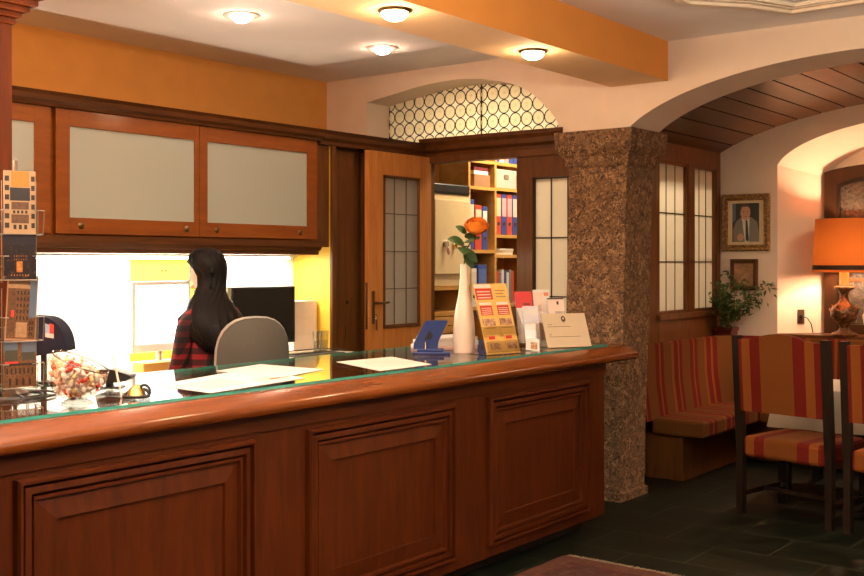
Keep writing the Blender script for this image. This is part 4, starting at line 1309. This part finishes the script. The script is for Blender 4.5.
for k in range(26):
    a = PI*2*k/26
    mb.ball((.046*math.cos(a), .046*math.sin(a), .007+.022*max(0, math.sin(a))), .0068, 8, 6)
for k in range(10): mb.ball((.03+.022*math.cos(k*.35), .0, .02+.028*math.sin(k*.35)), .006, 8, 6)
mb.build('bead_chain', M_BLACK, pn, True)
MB().tube([(-.056, .0, .002), (-.098, .03, .165)], [.004, .0035], 8).build('pen', plain('pale_pink_plastic', (.80, .62, .55), .3), pn, True)

# sheets on the glass
def sheet(name, label, pts, z, mats, art=(), cat='paper'):
    t = MB(); t.prism([(x, y, 0) for x, y in pts], (0, 0, .0012))
    a, b, c, d = [Vector((x, y, .0016)) for x, y in pts]
    for mi, (u0, u1, v0, v1) in art:
        t.mi = mi
        f = lambda u, v: a.lerp(b, u).lerp(d.lerp(c, u), v)
        t.poly([f(u0, v0), f(u1, v0), f(u1, v1), f(u0, v1)])
    o = t.build(name, mats, norm=False); o.location = (0, 0, z)
    tag(o, label, cat); return o
LN = [(1, (.1, .85, v, v+.012)) for v in (.2, .3, .4, .5, .6, .7)]
sheet('desk_mat', 'large white printed sheet lying flat on the glass in front of the person', [(2.84, 3.27), (3.46, 3.36), (3.60, 3.86), (2.88, 3.66)], CZ+.0002, [M_PAPER, plain('pale_print', (.70, .62, .55), .7), M_RED], [(1, (.06, .5, .2, .75)), (1, (.6, .9, .1, .4)), (2, (.74, .95, .20, .26))])
sheet('info_sheet', 'second white sheet behind the large printed sheet', [(3.40, 3.45), (3.78, 3.55), (3.78, 3.98), (3.42, 3.90)], CZ+.0018, [M_PAPER, M_PINKP], [(1, (.1, .9, .7, .72)), (1, (.1, .9, .5, .52))])
sheet('form_sheet', 'pinkish white form lying on the glass left of the blue punch', [(3.90, 3.30), (4.31, 3.31), (4.52, 3.74), (4.12, 3.78)], CZ+.0002, [plain('blush_paper', (.80, .70, .66), .6, var=.02), M_PINKP], LN)

# blue hole punch
hp = thing('hole_punch', 'blue metal hole punch on the glass beside the white vase', 'hole punch', (4.80, 3.70, CZ), math.radians(-52.5))
MB().box(-.095, .115, -.06, .06, 0, .014, b=.004).box(-.07, .08, -.05, .05, .014, .03, b=.004).build('base', M_BLUE, hp)
mb = MB()
mb.prism([(-.09, -.045, .031), (-.088, -.045, .06), (-.035, -.045, .165), (-.02, -.045, .185), (.10, -.045, .188), (.098, -.045, .175), (.050, -.045, .075), (.045, -.045, .031)], (0, .09, 0))
mb.build('lever', M_BLUE, hp)
mb = MB(); mb.prism([(-.03, -.0455, .085), (.0, -.0455, .135), (.02, -.0455, .105), (.005, -.0455, .08)], (0, -.0006, 0)); mb.build('side_slot', M_BLACK, hp)
MB().tube([(-.02, -.05, .03), (-.02, -.05, .07)], .008, 8).build('pin', M_CHROME, hp, True)

# white vase with rose
vs = thing('bottle_vase', 'tall white bottle-shaped vase on the counter holding an orange rose', 'vase', (4.99, 3.60, CZ))
MB().lathe([(0, .004), (.056, 0), (.060, .01), (.063, .08), (.061, .14), (.055, .215), (.045, .27), (.034, .32), (.027, .375), (.023, .43), (.022, .50), (.018, .50), (.018, .40), (0, .38)], 36).build('body', M_VASE, vs, True)
rs = thing('rose', 'single orange rose with green leaves standing in the white vase', 'flower', (4.99, 3.60, CZ+.40))
mb = MB().tube([(0, 0, 0), (.004, .0, .12), (.018, -.015, .20), (.055, -.045, .28)], .004, 6); mb.build('stem', M_ROSELEAF, rs, True)
mb = MB()
C0 = Vector((.055, -.045, .275)); rr = random.Random(3)
for L_, (n, r, h, op) in enumerate(((3, .016, .088, .0), (4, .030, .094, .10), (5, .044, .094, .22), (6, .055, .088, .40), (6, .062, .078, .62))):
    for k in range(n):
        a = 2*PI*k/n+L_*.6+rr.uniform(-.1, .1)
        S = 7; grid = []
        for i in range(S+1):
            v = i/S; row = []
            for j in range(S+1):
                u = j/S-.5
                wid = (.55+.75*math.sin(PI*min(.62, .12+v*.6)))*1.25*2*PI/n
                aa = a+u*wid
                rad = .006+r*math.sin(PI/2*min(1, v*1.25))**.8*(1-.25*(1-op)*max(0, v-.5)*2)+.016*op*max(0, v-.6)*2
                z = h*v*(1-.25*op*v)-.012*op*max(0, v-.7)*3-.016*(abs(u)*2)**2*v
                row.append(mb.v(C0+Vector((rad*math.cos(aa), rad*math.sin(aa), z))))
            grid.append(row)
        for i in range(S):
            for j in range(S): mb.face([grid[i][j], grid[i][j+1], grid[i+1][j+1], grid[i+1][j]])
mb.lathe([(.004, -.012), (.016, -.004), (.03, .012)], 12, tuple(C0), cap=False)
mb.xf(Matrix.Translation(C0) @ Matrix.Rotation(.55, 4, Vector((.64, -.77, 0))) @ Matrix.Translation(-C0))
mb.build('bloom', M_ROSE, rs, True)
def rleaf(c, d, l, w):
    mb = MB(); c = Vector(c); d = Vector(d).normalized(); s_ = d.cross(Vector((-.5, -.55, .7))).normalized(); up = s_.cross(d)
    mid = [c+d*l*t+up*(-.25*l*t*t) for t in arange(0, 1, 6)]
    ws = [w*math.sin(PI*min(1, t*.92+.06))**.8 for t in arange(0, 1, 6)]
    Lf = [mb.v(m+s_*q+up*.12*q) for m, q in zip(mid, ws)]; Rt = [mb.v(m-s_*q+up*.12*q) for m, q in zip(mid, ws)]; Md = [mb.v(m) for m in mid]
    for i in range(6):
        mb.face([Lf[i], Lf[i+1], Md[i+1], Md[i]]); mb.face([Md[i], Md[i+1], Rt[i+1], Rt[i]])
    mb.build('leaf', M_ROSELEAF, rs, True, norm=False)
for c, d, l, w in (((.0, 0, .16), (-.7, .3, .35), .10, .036), ((.0, 0, .14), (-.65, -.5, -.15), .095, .038), ((.0, 0, .12), (.5, -.6, -.45), .10, .038), ((.006, 0, .20), (.7, -.5, .1), .085, .030), ((.01, -.01, .22), (-.6, .2, .5), .075, .028), ((.0, 0, .11), (.25, -.7, -.9), .10, .032), ((.0, 0, .15), (.6, .4, .1), .09, .034), ((.0, 0, .17), (-.3, -.8, .2), .085, .032)):
    rleaf((c[0], c[1], c[2]+.055), d, l, w)

# paper stack behind the vase
for i, (m, lab) in enumerate(((M_PINKP, 'pink paper bundle at the bottom of the stack behind the vase'), (M_PAPER, 'white paper bundle on the pink one behind the vase'), (M_PAPER, 'topmost loose white papers of the stack behind the vase'))):
    w = (.17, .16, .14)[i]
    o = MB().box(-w, w, -.12, .12, 0, (.022, .028, .02)[i], b=.003).build('paper_stack', m)
    o.location = (5.16+.015*i, 3.87, CZ+.0003+(0, .0225, .051)[i]); o.rotation_euler = (0, 0, -.6+.12*i)
    tag(o, lab, 'paper', 'papers stacked behind the vase')

# brochure stand
sb = thing('brochure_stand', 'leaning clear stand holding yellow and red brochures right of the vase', 'brochure stand', (5.02, 3.35, CZ), math.radians(-14))
LEAN = math.atan2(.125, .39)
TILT = Matrix.Rotation(-LEAN, 4, 'X')
mb = MB(); mb.box(-.13, .13, 0, .003, 0, .30); mb.xf(TILT)
mb.box(-.13, .13, 0, .16, 0, .003)
for z, yf in ((.012, -.018), (.10, -.012)):
    st = mb.n(); mb.box(-.13, .13, yf-.002, yf, z, z+.06); mb.box(-.13, .13, yf, 0, z, z+.002); mb.xf(TILT, st)
mb.build('body', M_ACRYL, sb)
def lean_card(label, x0, x1, z0, z1, y, mats, art, name='brochure', cat='brochure', base=None, rot=math.radians(-14), tilt=TILT, group='brochures in the leaning clear stand'):
    t = MB(); t.box(x0, x1, y-.0015, y, z0, z1)
    for i, (mi, (u0, u1, v0, v1)) in enumerate(art):
        t.mi = mi; yy = y-.0018-.00004*i
        X = lambda u: x0+(x1-x0)*u
        Z = lambda v: z0+(z1-z0)*v
        t.poly([(X(u0), yy, Z(v0)), (X(u1), yy, Z(v0)), (X(u1), yy, Z(v1)), (X(u0), yy, Z(v1))])
    o = t.build(name, mats, norm=False)
    o.matrix_world = Matrix.Translation(base or (5.02, 3.35, CZ)) @ Matrix.Rotation(rot, 4, 'Z') @ tilt
    tag(o, label, cat, group); return o
PHOTO = patchy('brochure_photo', [(.08, .03, .02), (.45, .22, .12), (.75, .60, .45)], 60, .4)
TX = lambda u0, u1, v0, v1, n: [(4, (u0, u1-(.06 if k % 2 else 0), v0+(v1-v0)*k/n, v0+(v1-v0)*(k+.42)/n)) for k in range(n)]
BM = [M_YELP, M_RED, M_PAPER, PHOTO, plain('text_ink', (.42, .22, .10), .6), plain('pale_red_text', (.85, .6, .45), .6)]
rt = lambda u0, u1, v0, v1, n: [(5, (u0, u1, v0+(v1-v0)*k/n, v0+(v1-v0)*(k+.4)/n)) for k in range(n)]
lean_card('tall yellow poster card at the back of the leaning stand', -.125, .125, .004, .41, -.002, BM, [(1, (.03, .52, .77, .93)), (2, (.03, .52, .94, .985))]+rt(.08, .47, .79, .92, 3)+TX(.62, .92, .80, .93, 3))
for i, (x0, x1) in enumerate(((-.118, -.012), (.008, .112))):
    lean_card(('yellow brochure with red heading, on the vase side of the stand', 'yellow brochure with red heading, on the far side of the stand')[i], x0, x1, .105, .305, -.006, BM, [(1, (.08, .92, .60, .88)), (2, (.08, .92, .90, .97)), (3, (.06, .94, .30, .50)), (4, (.1, .9, .22, .25))]+rt(.16, .84, .63, .85, 4))
    lean_card(('small yellow leaflet low in the stand on the vase side', 'small yellow leaflet low in the stand on the far side')[i], x0+.012, x1, .016, .112, -.012, BM, [(1, (.1, .6, .72, .92)), (3, (.1, .9, .12, .50)), (4, (.1, .9, .6, .64))])

# clear leaflet holder
HB = (5.67, 3.475, CZ); HR = math.radians(-38)
ho = thing('leaflet_holder', 'clear stepped holder with red and white leaflets beside the column', 'leaflet holder', HB, HR)
mb = MB()
HT = Matrix.Translation((0, 0, .029)) @ Matrix.Rotation(-.26, 4, 'X')
mb.box(-.15, .15, .10, .103, 0, .30); mb.box(-.002, .001, .03, .10, .02, .24); mb.box(-.15, .15, .02, .023, 0, .19); mb.box(-.15, .15, -.06, -.057, 0, .10)
mb.xf(HT)
mb.box(-.15, .15, -.07, .14, 0, .003)
for x in (-.152, .150):
    mb.prism([(x, -.07, 0), (x, .12, 0), (x, .18, .28), (x, .08, .20), (x, -.04, .10)], (.002, 0, 0))
mb.build('body', M_ACRYL, ho)
HG = 'leaflets in the clear stepped holder'
H_ = dict(base=HB, rot=HR, tilt=HT, group=HG, cat='leaflet', name='leaflet')
PL = plain('blush_print', (.80, .62, .54), .5, var=.03)
lean_card('leaflet with bright red top in the clear holder', -.142, -.030, .01, .335, .096, [M_PAPER, M_RED, M_INK], [(1, (0, 1, .68, 1)), (2, (.45, .85, .74, .77))], **H_)
lean_card('white leaflet standing in the middle of the clear holder', -.025, .085, .01, .345, .092, [M_PAPER, PL, plain('soft_red', (.75, .25, .16), .5)], [(1, (.0, .6, .1, .95)), (2, (.65, .95, .88, .95))], **H_)
lean_card('bluish white leaflet in the front tier of the clear holder', -.128, -.028, .01, .225, .017, [plain('bluish_print', (.72, .70, .78), .5, var=.06), PL, M_PAPER], [(1, (.1, .9, .3, .5)), (2, (.1, .9, .75, .9))], **H_)
lean_card('pinkish leaflet with dark top edge in the clear holder', .040, .145, .01, .275, .017, [PL, M_INK, patchy('grey_photo_print', [(.25, .2, .18), (.6, .5, .45)], 30, .5)], [(1, (0, 1, .965, 1)), (1, (.55, .68, .84, .92)), (2, (.4, 1, .45, .68))], **H_)
# small card
o = lean_card('small card with a dark photo lying against the clear holder', -.04, .04, 0, .075, 0, [M_PAPER, PHOTO], [(1, (.35, .85, .1, .7))], base=(5.335, 3.36, CZ+.001), rot=math.radians(-45), tilt=Matrix.Rotation(-.5, 4, 'X') @ Matrix.Rotation(.12, 4, 'Y'), group=None or 'cards by the holder', cat='card', name='card')
# beige notice plate
o = lean_card('beige notice plate with a dark emblem and two lines, leaning at the counter end', -.15, .15, 0, .215, 0, [M_BEIGE, M_INK], [(1, (.08, .62, .60, .612)), (1, (.08, .80, .30, .312)), (1, (.1, .2, .66, .675)), (1, (.1, .14, .36, .38))], base=(5.665, 3.305, CZ+.004), rot=math.radians(-30), tilt=Matrix.Rotation(-.42, 4, 'X'), group='notice plates', cat='notice', name='notice_plate')
mb = MB(); mb.poly([(-.006+x, -.0022, .178+z) for x, z in oval(0, 0, .015, .021)]); mb.mi = 1
mb.poly([(-.006+x, -.0026, .182+z) for x, z in oval(0, 0, .006, .007, 12)]); mb.box(-.018, .006, -.0027, -.0024, .162, .1635)
e = mb.build('emblem', [M_INK, M_BEIGE], o, norm=False)
MB().box(-.13, .13, .004, .012, .0, .004).build('back_foot', M_BEIGE, o)

# ------------------------------------------------------------------ on the desk
mn = thing('monitor', 'white computer monitor with a bright lit page on the desk', 'monitor', (4.175, 5.26, DZ), math.radians(2))
MB().box(-.225, .225, -.02, .03, .085, .505, b=.008).build('bezel', M_WHITE, mn)
mb = MB(); mb.poly([(-.20, -.0215, .135), (.20, -.0215, .135), (.20, -.0215, .48), (-.20, -.0215, .48)])
mb.mi = 1
for z0, z1, x0, x1 in ((.47, .478, -.20, .20), (.135, .148, -.19, .2), (.375, .381, -.05, .18), (.43, .437, -.15, .1)): mb.poly([(x0, -.022, z0), (x1, -.022, z0), (x1, -.022, z1), (x0, -.022, z1)])
mb.build('screen', [emit('lit_page', (.86, .95, 1), 1.6), emit('lit_bar', (.35, .65, .90), .9)], mn, norm=False)
MB().tube([(0, .01, .01), (0, .01, .15)], .022, 12).build('stem', M_CHROME, mn, True)
MB().lathe([(0, 0), (.11, 0), (.105, .010), (.03, .016), (0, .016)], 28).build('base', M_WHITE, mn, True)
bm_ = thing('monitor', 'black switched-off monitor to the right of the person', 'monitor', (5.08, 5.33, DZ), math.radians(-6))
MB().box(-.27, .265, -.02, .03, .07, .455, b=.006).build('bezel', M_BLACK, bm_)
mb = MB(); mb.poly([(-.25, -.0212, .095), (.245, -.0212, .095), (.245, -.0212, .44), (-.25, -.0212, .44)]); mb.build('screen', plain('off_screen', (.010, .011, .011), .25), bm_)
MB().box(-.03, .03, 0, .025, .012, .10).build('stem', M_BLACK, bm_)
MB().lathe([(0, 0), (.12, 0), (.115, .010), (.03, .014), (0, .014)], 28).build('base', M_BLACK, bm_, True)
for i in range(3):
    o = MB().box(-.115, .115, -.10, .10, 0, .115, b=.002).build('paper_ream', plain('ream_wrap', (.74, .62, .52), .6, var=.03)); o.location = (5.50, 5.44, DZ+.1155*i)
    tag(o, ('bottom', 'middle', 'topmost')[i]+' pale paper ream of the stack beside the black monitor', 'paper ream', 'paper reams beside the monitor')
tr = thing('mesh_tray', 'black mesh tray under the drinking glasses on the desk', 'tray', (5.30, 5.085, DZ))
mb = MB().box(-.26, .22, -.10, .11, 0, .004)
mb.build('base', M_BLACK, tr)
mb = MB(); mb.tube([(-.26, -.10, .02), (.22, -.10, .02), (.22, .11, .02), (-.26, .11, .02)], .004, 6, True)
for k in range(25):
    mb.tube([(-.26+.02*k, -.10, .003), (-.255+.02*k, -.10, .02)], .002, 4)
mb.build('rim', M_BLACK, tr)
M_CUP = clear('tumbler_clear', (.92, .93, .92), base=.06)
for i, (x, y) in enumerate(((5.37, 5.10), (5.45, 5.12))):
    t = thing('drinking_glass', ('clear drinking glass on the mesh tray, the left one of two', 'clear drinking glass on the mesh tray, closest to the cupboard')[i], 'glass', (x, y, DZ+.0045), 0, 'drinking glasses on the desk')
    MB().lathe([(0, .0), (.028, 0), (.036, .145), (.0345, .145), (.027, .008), (0, .008)], 24, cap=False).build('body', M_CUP, t, True)
    MB().lathe([(0, .009), (.0265, .009), (.031, .08), (0, .08)], 24).build('water', M_CUP, t, True)
for i in range(4):
    o = MB().box(-.13, .13, -.09, .09, 0, .016+.004*(i % 2)).build('document', (M_PAPER, plain('cream_paper', (.75, .66, .50), .7), M_PAPER, M_PAPER)[i])
    o.location = (4.37+.01*i, 5.045+.008*i, DZ+.0215*i); o.rotation_euler = (0, 0, .25-.13*i)
    tag(o, ('lowest white document of the pile under the monitor', 'cream document in the pile under the monitor', 'upper white document in the pile under the monitor', 'topmost document of the pile under the monitor')[i], 'document', 'documents piled under the monitor')
o = MB().box(-.15, .15, -.05, .05, 0, .05, b=.003).build('card_index', M_YELP); o.location = (3.98, 5.02, DZ)
tag(o, 'yellow card index box on the desk in front of the white monitor', 'box')

# ------------------------------------------------------------------ office chair
oc = thing('office_chair', 'grey office chair with a rounded back and pale shell behind the counter', 'chair', (4.215, 4.60, .25), math.radians(66-90))
def rounded(w, z0, z1, n=28, p=2.6):
    c, h = (z0+z1)/2, (z1-z0)/2
    return [(w*math.copysign(abs(math.cos(a))**(2/p), math.cos(a)), c+h*math.copysign(abs(math.sin(a))**(2/p), math.sin(a))) for a in [2*PI*k/n for k in range(n)]]
def pad(w, z0, z1, y0, y1, mat, name, bow=.05):
    mb = MB(); A = rounded(w, z0, z1); rings = []
    for y, s in ((y0, .0), (y0, .93), (y0+.008, 1), (y1-.008, 1), (y1, .93), (y1, 0)):
        c = (z0+z1)/2
        rings.append([mb.v((x*s, y+bow*(x*s/w)**2, c+(z-c)*s)) for x, z in A])
    for P_, Q in zip(rings, rings[1:]):
        for k in range(28): mb.face([P_[k], P_[(k+1) % 28], Q[(k+1) % 28], Q[k]])
    bmesh.ops.remove_doubles(mb.bm, verts=mb.bm.verts, dist=.0004)
    return mb.build(name, mat, oc, True)
pad(.215, .57, 1.075, -.262, -.235, M_RIM, 'back_shell')
pad(.209, .576, 1.066, -.274, -.262, M_GREYF, 'back_pad')
pad(.200, .60, 1.05, -.234, -.20, M_GREYF, 'front_pad')
MB().box(-.235, .235, -.17, .26, .43, .50, b=.03).build('seat', M_GREYF, oc, True)
MB().tube([(0, -.26, .66), (0, -.28, .52), (0, -.22, .40), (0, -.02, .40)], .018, 8).build('back_bar', M_BLACK, oc, True)
MB().tube([(0, 0, .07), (0, 0, .43)], .028, 12).build('gas_column', M_BLACK, oc, True)
for k in range(5):
    a = 2*PI*k/5
    lg = MB().tube([(0, 0, .10), (.15*math.cos(a), .15*math.sin(a), .095), (.28*math.cos(a), .28*math.sin(a), .07)], [.028, .022, .014], 8).build('leg', M_BLACK, oc, True)
    MB().lathe([(0, -.012), (.026, -.012), (.028, -.008), (.028, .008), (.026, .012), (0, .012)], 16).xf(Matrix.Translation((.28*math.cos(a), .28*math.sin(a), .029)) @ Matrix.Rotation(PI/2, 4, 'X')).build('caster', M_BLACK, lg, True)

# ------------------------------------------------------------------ the person at the desk
def skin_bm(V, Eg, roots=(0,), sub=2):
    me = bpy.data.meshes.new('tmp'); me.from_pydata([v[0] for v in V], Eg, [])
    o = bpy.data.objects.new('tmp', me); COL.objects.link(o)
    m = o.modifiers.new('s', 'SKIN'); m.use_smooth_shade = True
    sv = me.skin_vertices[0].data
    for i, v in enumerate(V):
        r = v[1]; sv[i].radius = r if isinstance(r, tuple) else (r, r)
        sv[i].use_root = i in roots
    s = o.modifiers.new('u', 'SUBSURF'); s.levels = sub; s.render_levels = sub
    dg = bpy.context.evaluated_depsgraph_get()
    ev = o.evaluated_get(dg)
    bm = bmesh.new(); bm.from_mesh(ev.to_mesh())
    bpy.data.objects.remove(o)
    return bm
pe = thing('person', 'person with long black hair in a red and black plaid shirt, seated at the desk', 'person', (4.035, 4.63, .25), math.radians(-14))
V = [((0, 0, .55), (.155, .12)), ((0, .01, .68), (.135, .10)), ((0, .02, .84), (.140, .105)), ((0, .015, .98), (.150, .11)), ((0, .005, 1.07), (.10, .08)), ((0, .010, 1.14), .050), ((0, .042, 1.22), .046), ((0, .068, 1.30), .06)]
Eg = [(i, i+1) for i in range(7)]
def chain(start, pts):
    prev = start
    for p in pts:
        V.append(p); Eg.append((prev, len(V)-1)); prev = len(V)-1
    return prev
ARM = {}
for s in (-1, 1):
    w = chain(3, [((s*.120, .0, 1.065), .055), ((s*.155, .0, 1.02), .050), ((s*.165, .03, .90), .043), ((s*.172, .07, .79), .039), ((s*.155, .16, .735), .034), ((s*.115, .24, .695), .026), ((s*.105, .275, .69), (.031, .019)), ((s*.095, .31, .685), (.034, .016))])
    ARM[s] = w
    for k, (dx, l) in enumerate(((-.027, .070), (-.010, .082), (.008, .078), (.025, .062))):
        b = (s*.095+dx, .315, .685)
        chain(w, [((b[0], b[1]+.012, .687), .009), ((b[0]+dx*.15, b[1]+l*.5, .682), .0085), ((b[0]+dx*.2, b[1]+l, .664), .007)])
    chain(w-1, [((s*.095-s*.034, .29, .684), .011), ((s*.095-s*.050, .318, .676), .009), ((s*.095-s*.052, .342, .668), .0075)])
    chain(0, [((s*.09, .05, .54), .085), ((s*.105, .22, .545), .075), ((s*.11, .40, .535), .060), ((s*.11, .42, .40), .052), ((s*.11, .41, .22), .045), ((s*.11, .40, .09), .034), ((s*.11, .44, .05), .034), ((s*.115, .53, .035), .030), ((s*.115, .60, .03), .022)])
bm = skin_bm(V, Eg)
mb = MB(); mb.bm.free(); mb.bm = bm
# head, in its own frame: +y is the face
HM = Matrix.Translation((0, .075, 1.315)) @ Matrix.Rotation(math.radians(46), 4, 'Z') @ Matrix.Rotation(math.radians(-12), 4, 'X')
st = mb.n()
mb.ball((0, 0, 0), 1, 32, 24)
mb.bm.verts.ensure_lookup_table()
for v in mb.bm.verts[st:]:
    x, y, z = v.co
    jaw = 1-.30*max(0, -z)**1.3
    fx = .074*x*jaw; fy = .096*y; fz = .116*z
    if z < 0: fy = fy*(1-.18*(-z))+.022*(-z)
    if y > .55 and -.1 < z < .25 and abs(x) < .55: fy -= .006*math.cos((z-.08)/.17*PI/2)
    v.co = Vector((fx, fy, fz))
mb.prism([(-.008, .086, .018), (.008, .086, .018), (.015, .088, -.028), (-.015, .088, -.028)], (0, 0, 0)) if False else None
for c, r, sq in (((0, .097, -.012), .012, (.75, 1.0, 2.0)), ((0, .106, -.026), .011, (1.1, 1, .8)), ((0, .094, -.056), .012, (1.9, .7, .45)), ((0, .092, -.066), .011, (1.7, .8, .5)), ((0, .083, -.096), .017, (1.1, .9, .8)), ((-.034, .078, -.01), .018, (1, .7, .9)), ((.034, .078, -.01), .018, (1, .7, .9)), ((-.074, -.005, -.005), .017, (.4, .8, 1.5)), ((.074, -.005, -.005), .017, (.4, .8, 1.5))):
    mb.ball(c, r, 14, 10, sq)
mb.xf(HM, st)
body = mb.build('body', M_SKIN, pe, True)
rm = body.modifiers.new('r', 'REMESH'); rm.mode = 'VOXEL'; rm.voxel_size = .0065; rm.use_smooth_shade = True
sm = body.modifiers.new('s', 'SMOOTH'); sm.factor = .5; sm.iterations = 3
for s in (-1, 1):
    mb = MB().ball((s*.031, .081, .018), .0115, 12, 8, (1.2, .6, .6)); mb.xf(HM); mb.build('eye', plain('dark_eye', (.02, .012, .01), .2), pe, True)
    mb = MB().tube([(s*.050, .078, .038), (s*.030, .090, .045), (s*.014, .093, .040)], .003, 6); mb.xf(HM); mb.build('eyebrow', M_HAIR, pe, True)
# shirt
def plaid():
    m, nt, b = nodes('red_black_plaid')
    tc = nt.nodes.new('ShaderNodeTexCoord'); sp = nt.nodes.new('ShaderNodeSeparateXYZ')
    nt.links.new(tc.outputs['Object'], sp.inputs[0])
    def band(sock, period, width, off=0):
        d = nt.nodes.new('ShaderNodeMath'); d.operation = 'MULTIPLY_ADD'; d.inputs[1].default_value = 1/period; d.inputs[2].default_value = off
        f = nt.nodes.new('ShaderNodeMath'); f.operation = 'FRACT'
        g = nt.nodes.new('ShaderNodeMath'); g.operation = 'LESS_THAN'; g.inputs[1].default_value = width
        nt.links.new(sock, d.inputs[0]); nt.links.new(d.outputs[0], f.inputs[0]); nt.links.new(f.outputs[0], g.inputs[0])
        return g.outputs[0]
    ad = nt.nodes.new('ShaderNodeMath'); ad.operation = 'ADD'
    nt.links.new(sp.outputs[0], ad.inputs[0]); nt.links.new(sp.outputs[1], ad.inputs[1])
    a = band(sp.outputs[2], .062, .55); c = band(ad.outputs[0], .070, .5, .3)
    s = nt.nodes.new('ShaderNodeMath'); s.operation = 'ADD'
    nt.links.new(a, s.inputs[0]); nt.links.new(c, s.inputs[1])
    h = nt.nodes.new('ShaderNodeMath'); h.operation = 'MULTIPLY'; h.inputs[1].default_value = .5
    nt.links.new(s.outputs[0], h.inputs[0])
    r = nt.nodes.new('ShaderNodeValToRGB'); r.color_ramp.interpolation = 'CONSTANT'
    e = r.color_ramp.elements
    e[0].position = 0; e[0].color = (.24, .010, .014, 1); e[1].position = .4; e[1].color = (.05, .005, .007, 1)
    q = e.new(.8); q.color = (.008, .005, .006, 1)
    nt.links.new(h.outputs[0], r.inputs['Fac']); nt.links.new(r.outputs['Color'], b.inputs['Base Color'])
    b.inputs['Roughness'].default_value = .9
    return m
V = [((0, 0, .50), (.172, .14)), ((0, .01, .68), (.152, .118)), ((0, .02, .84), (.156, .122)), ((0, .015, .98), (.166, .126)), ((0, .005, 1.075), (.115, .095)), ((0, .003, 1.15), (.066, .066))]
Eg = [(i, i+1) for i in range(5)]
for s in (-1, 1):
    chain(3, [((s*.122, .0, 1.07), .066), ((s*.158, .0, 1.02), .060), ((s*.167, .03, .90), .054), ((s*.173, .07, .785), .051), ((s*.157, .15, .738), .046), ((s*.122, .225, .700), .038)])
mb = MB(); mb.bm.free(); mb.bm = skin_bm(V, Eg)
mb.build('shirt', plaid(), pe, True)
V = [((0, 0, .56), (.165, .13)), ((0, .0, .50), (.16, .13))]; Eg = [(0, 1)]
for s in (-1, 1):
    chain(1, [((s*.095, .06, .53), .098), ((s*.107, .22, .54), .088), ((s*.112, .40, .53), .073), ((s*.112, .42, .40), .064), ((s*.11, .41, .22), .058), ((s*.11, .40, .10), .052)])
mb = MB(); mb.bm.free(); mb.bm = skin_bm(V, Eg)
mb.build('trousers', plain('dark_denim', (.02, .024, .04), .9), pe, True)
for s in (-1, 1):
    mb = MB().ball((s*.113, .50, .04), .05, 16, 10, (.95, 2.3, .8)); mb.build('shoe', M_BLACK, pe, True)
# long straight hair
mb = MB(); rings = []
LEV = [(1.447, .012, .014, 180, .0), (1.444, .035, .040, 180, .0), (1.432, .060, .070, 180, .0), (1.405, .080, .094, 178, .0), (1.37, .090, .108, 158, .0), (1.335, .093, .112, 116, .0), (1.29, .093, .110, 102, .0), (1.24, .093, .104, 100, .0), (1.19, .100, .100, 106, -.004), (1.14, .128, .108, 112, -.012), (1.08, .160, .132, 92, -.022), (1.01, .168, .150, 80, -.028), (.95, .160, .156, 70, -.03), (.915, .145, .156, 58, -.03), (.885, .125, .152, 44, -.03)]
NS = 64
for i, (z, rx, ry, op, dy) in enumerate(LEV):
    ang = math.radians(46)*max(0, min(1, (z-1.10)/.15)); row = []
    for k in range(NS+1):
        ph = math.radians(op)*(2*k/NS-1)
        w = 1+.018*math.sin(ph*21)+.012*math.sin(ph*47+z*4)
        if i < 2: w = 1
        x, y = rx*w*math.sin(ph), -ry*w*math.cos(ph)
        x, y = x*math.cos(ang)-y*math.sin(ang), x*math.sin(ang)+y*math.cos(ang)
        zz = z-(.012*math.sin(ph*13)+.01*math.sin(ph*29) if i >= len(LEV)-2 else 0)
        row.append(mb.v((x, y+.035+.040*max(0, min(1, (z-1.10)/.15))+dy*1.2, zz)))
    rings.append(row)
for A, B in zip(rings, rings[1:]):
    for k in range(NS): mb.face([A[k], A[k+1], B[k+1], B[k]])
mb.face(list(reversed(rings[0])))
# front strands over the shoulders
for s in (-1, 1):
    for j in range(4):
        h0 = Matrix.Rotation(math.radians(46), 4, 'Z') @ Vector((s*.056, .000-.016*j, 0))
        h1 = Matrix.Rotation(math.radians(46), 4, 'Z') @ Vector((s*(.066+.003*j), .004-.018*j, 0))
        h0.y += .072; h1.y += .070
        mb.tube([(h0.x, h0.y, 1.385), (h1.x, h1.y, 1.31), (h1.x*1.02, h1.y, 1.23), (h1.x*.6+s*.055, .5*h1.y+.045, 1.14), (s*(.118+.010*j), .110-.006*j, 1.05), (s*(.122+.012*j), .132-.010*j, .95), (s*(.115+.012*j), .138-.012*j, .86)], [.004, .014, .018, .019, .017, .013, .004], 8)
hair = mb.build('hair', M_HAIR, pe, True)
so = hair.modifiers.new('t', 'SOLIDIFY'); so.thickness = .008; so.offset = 0
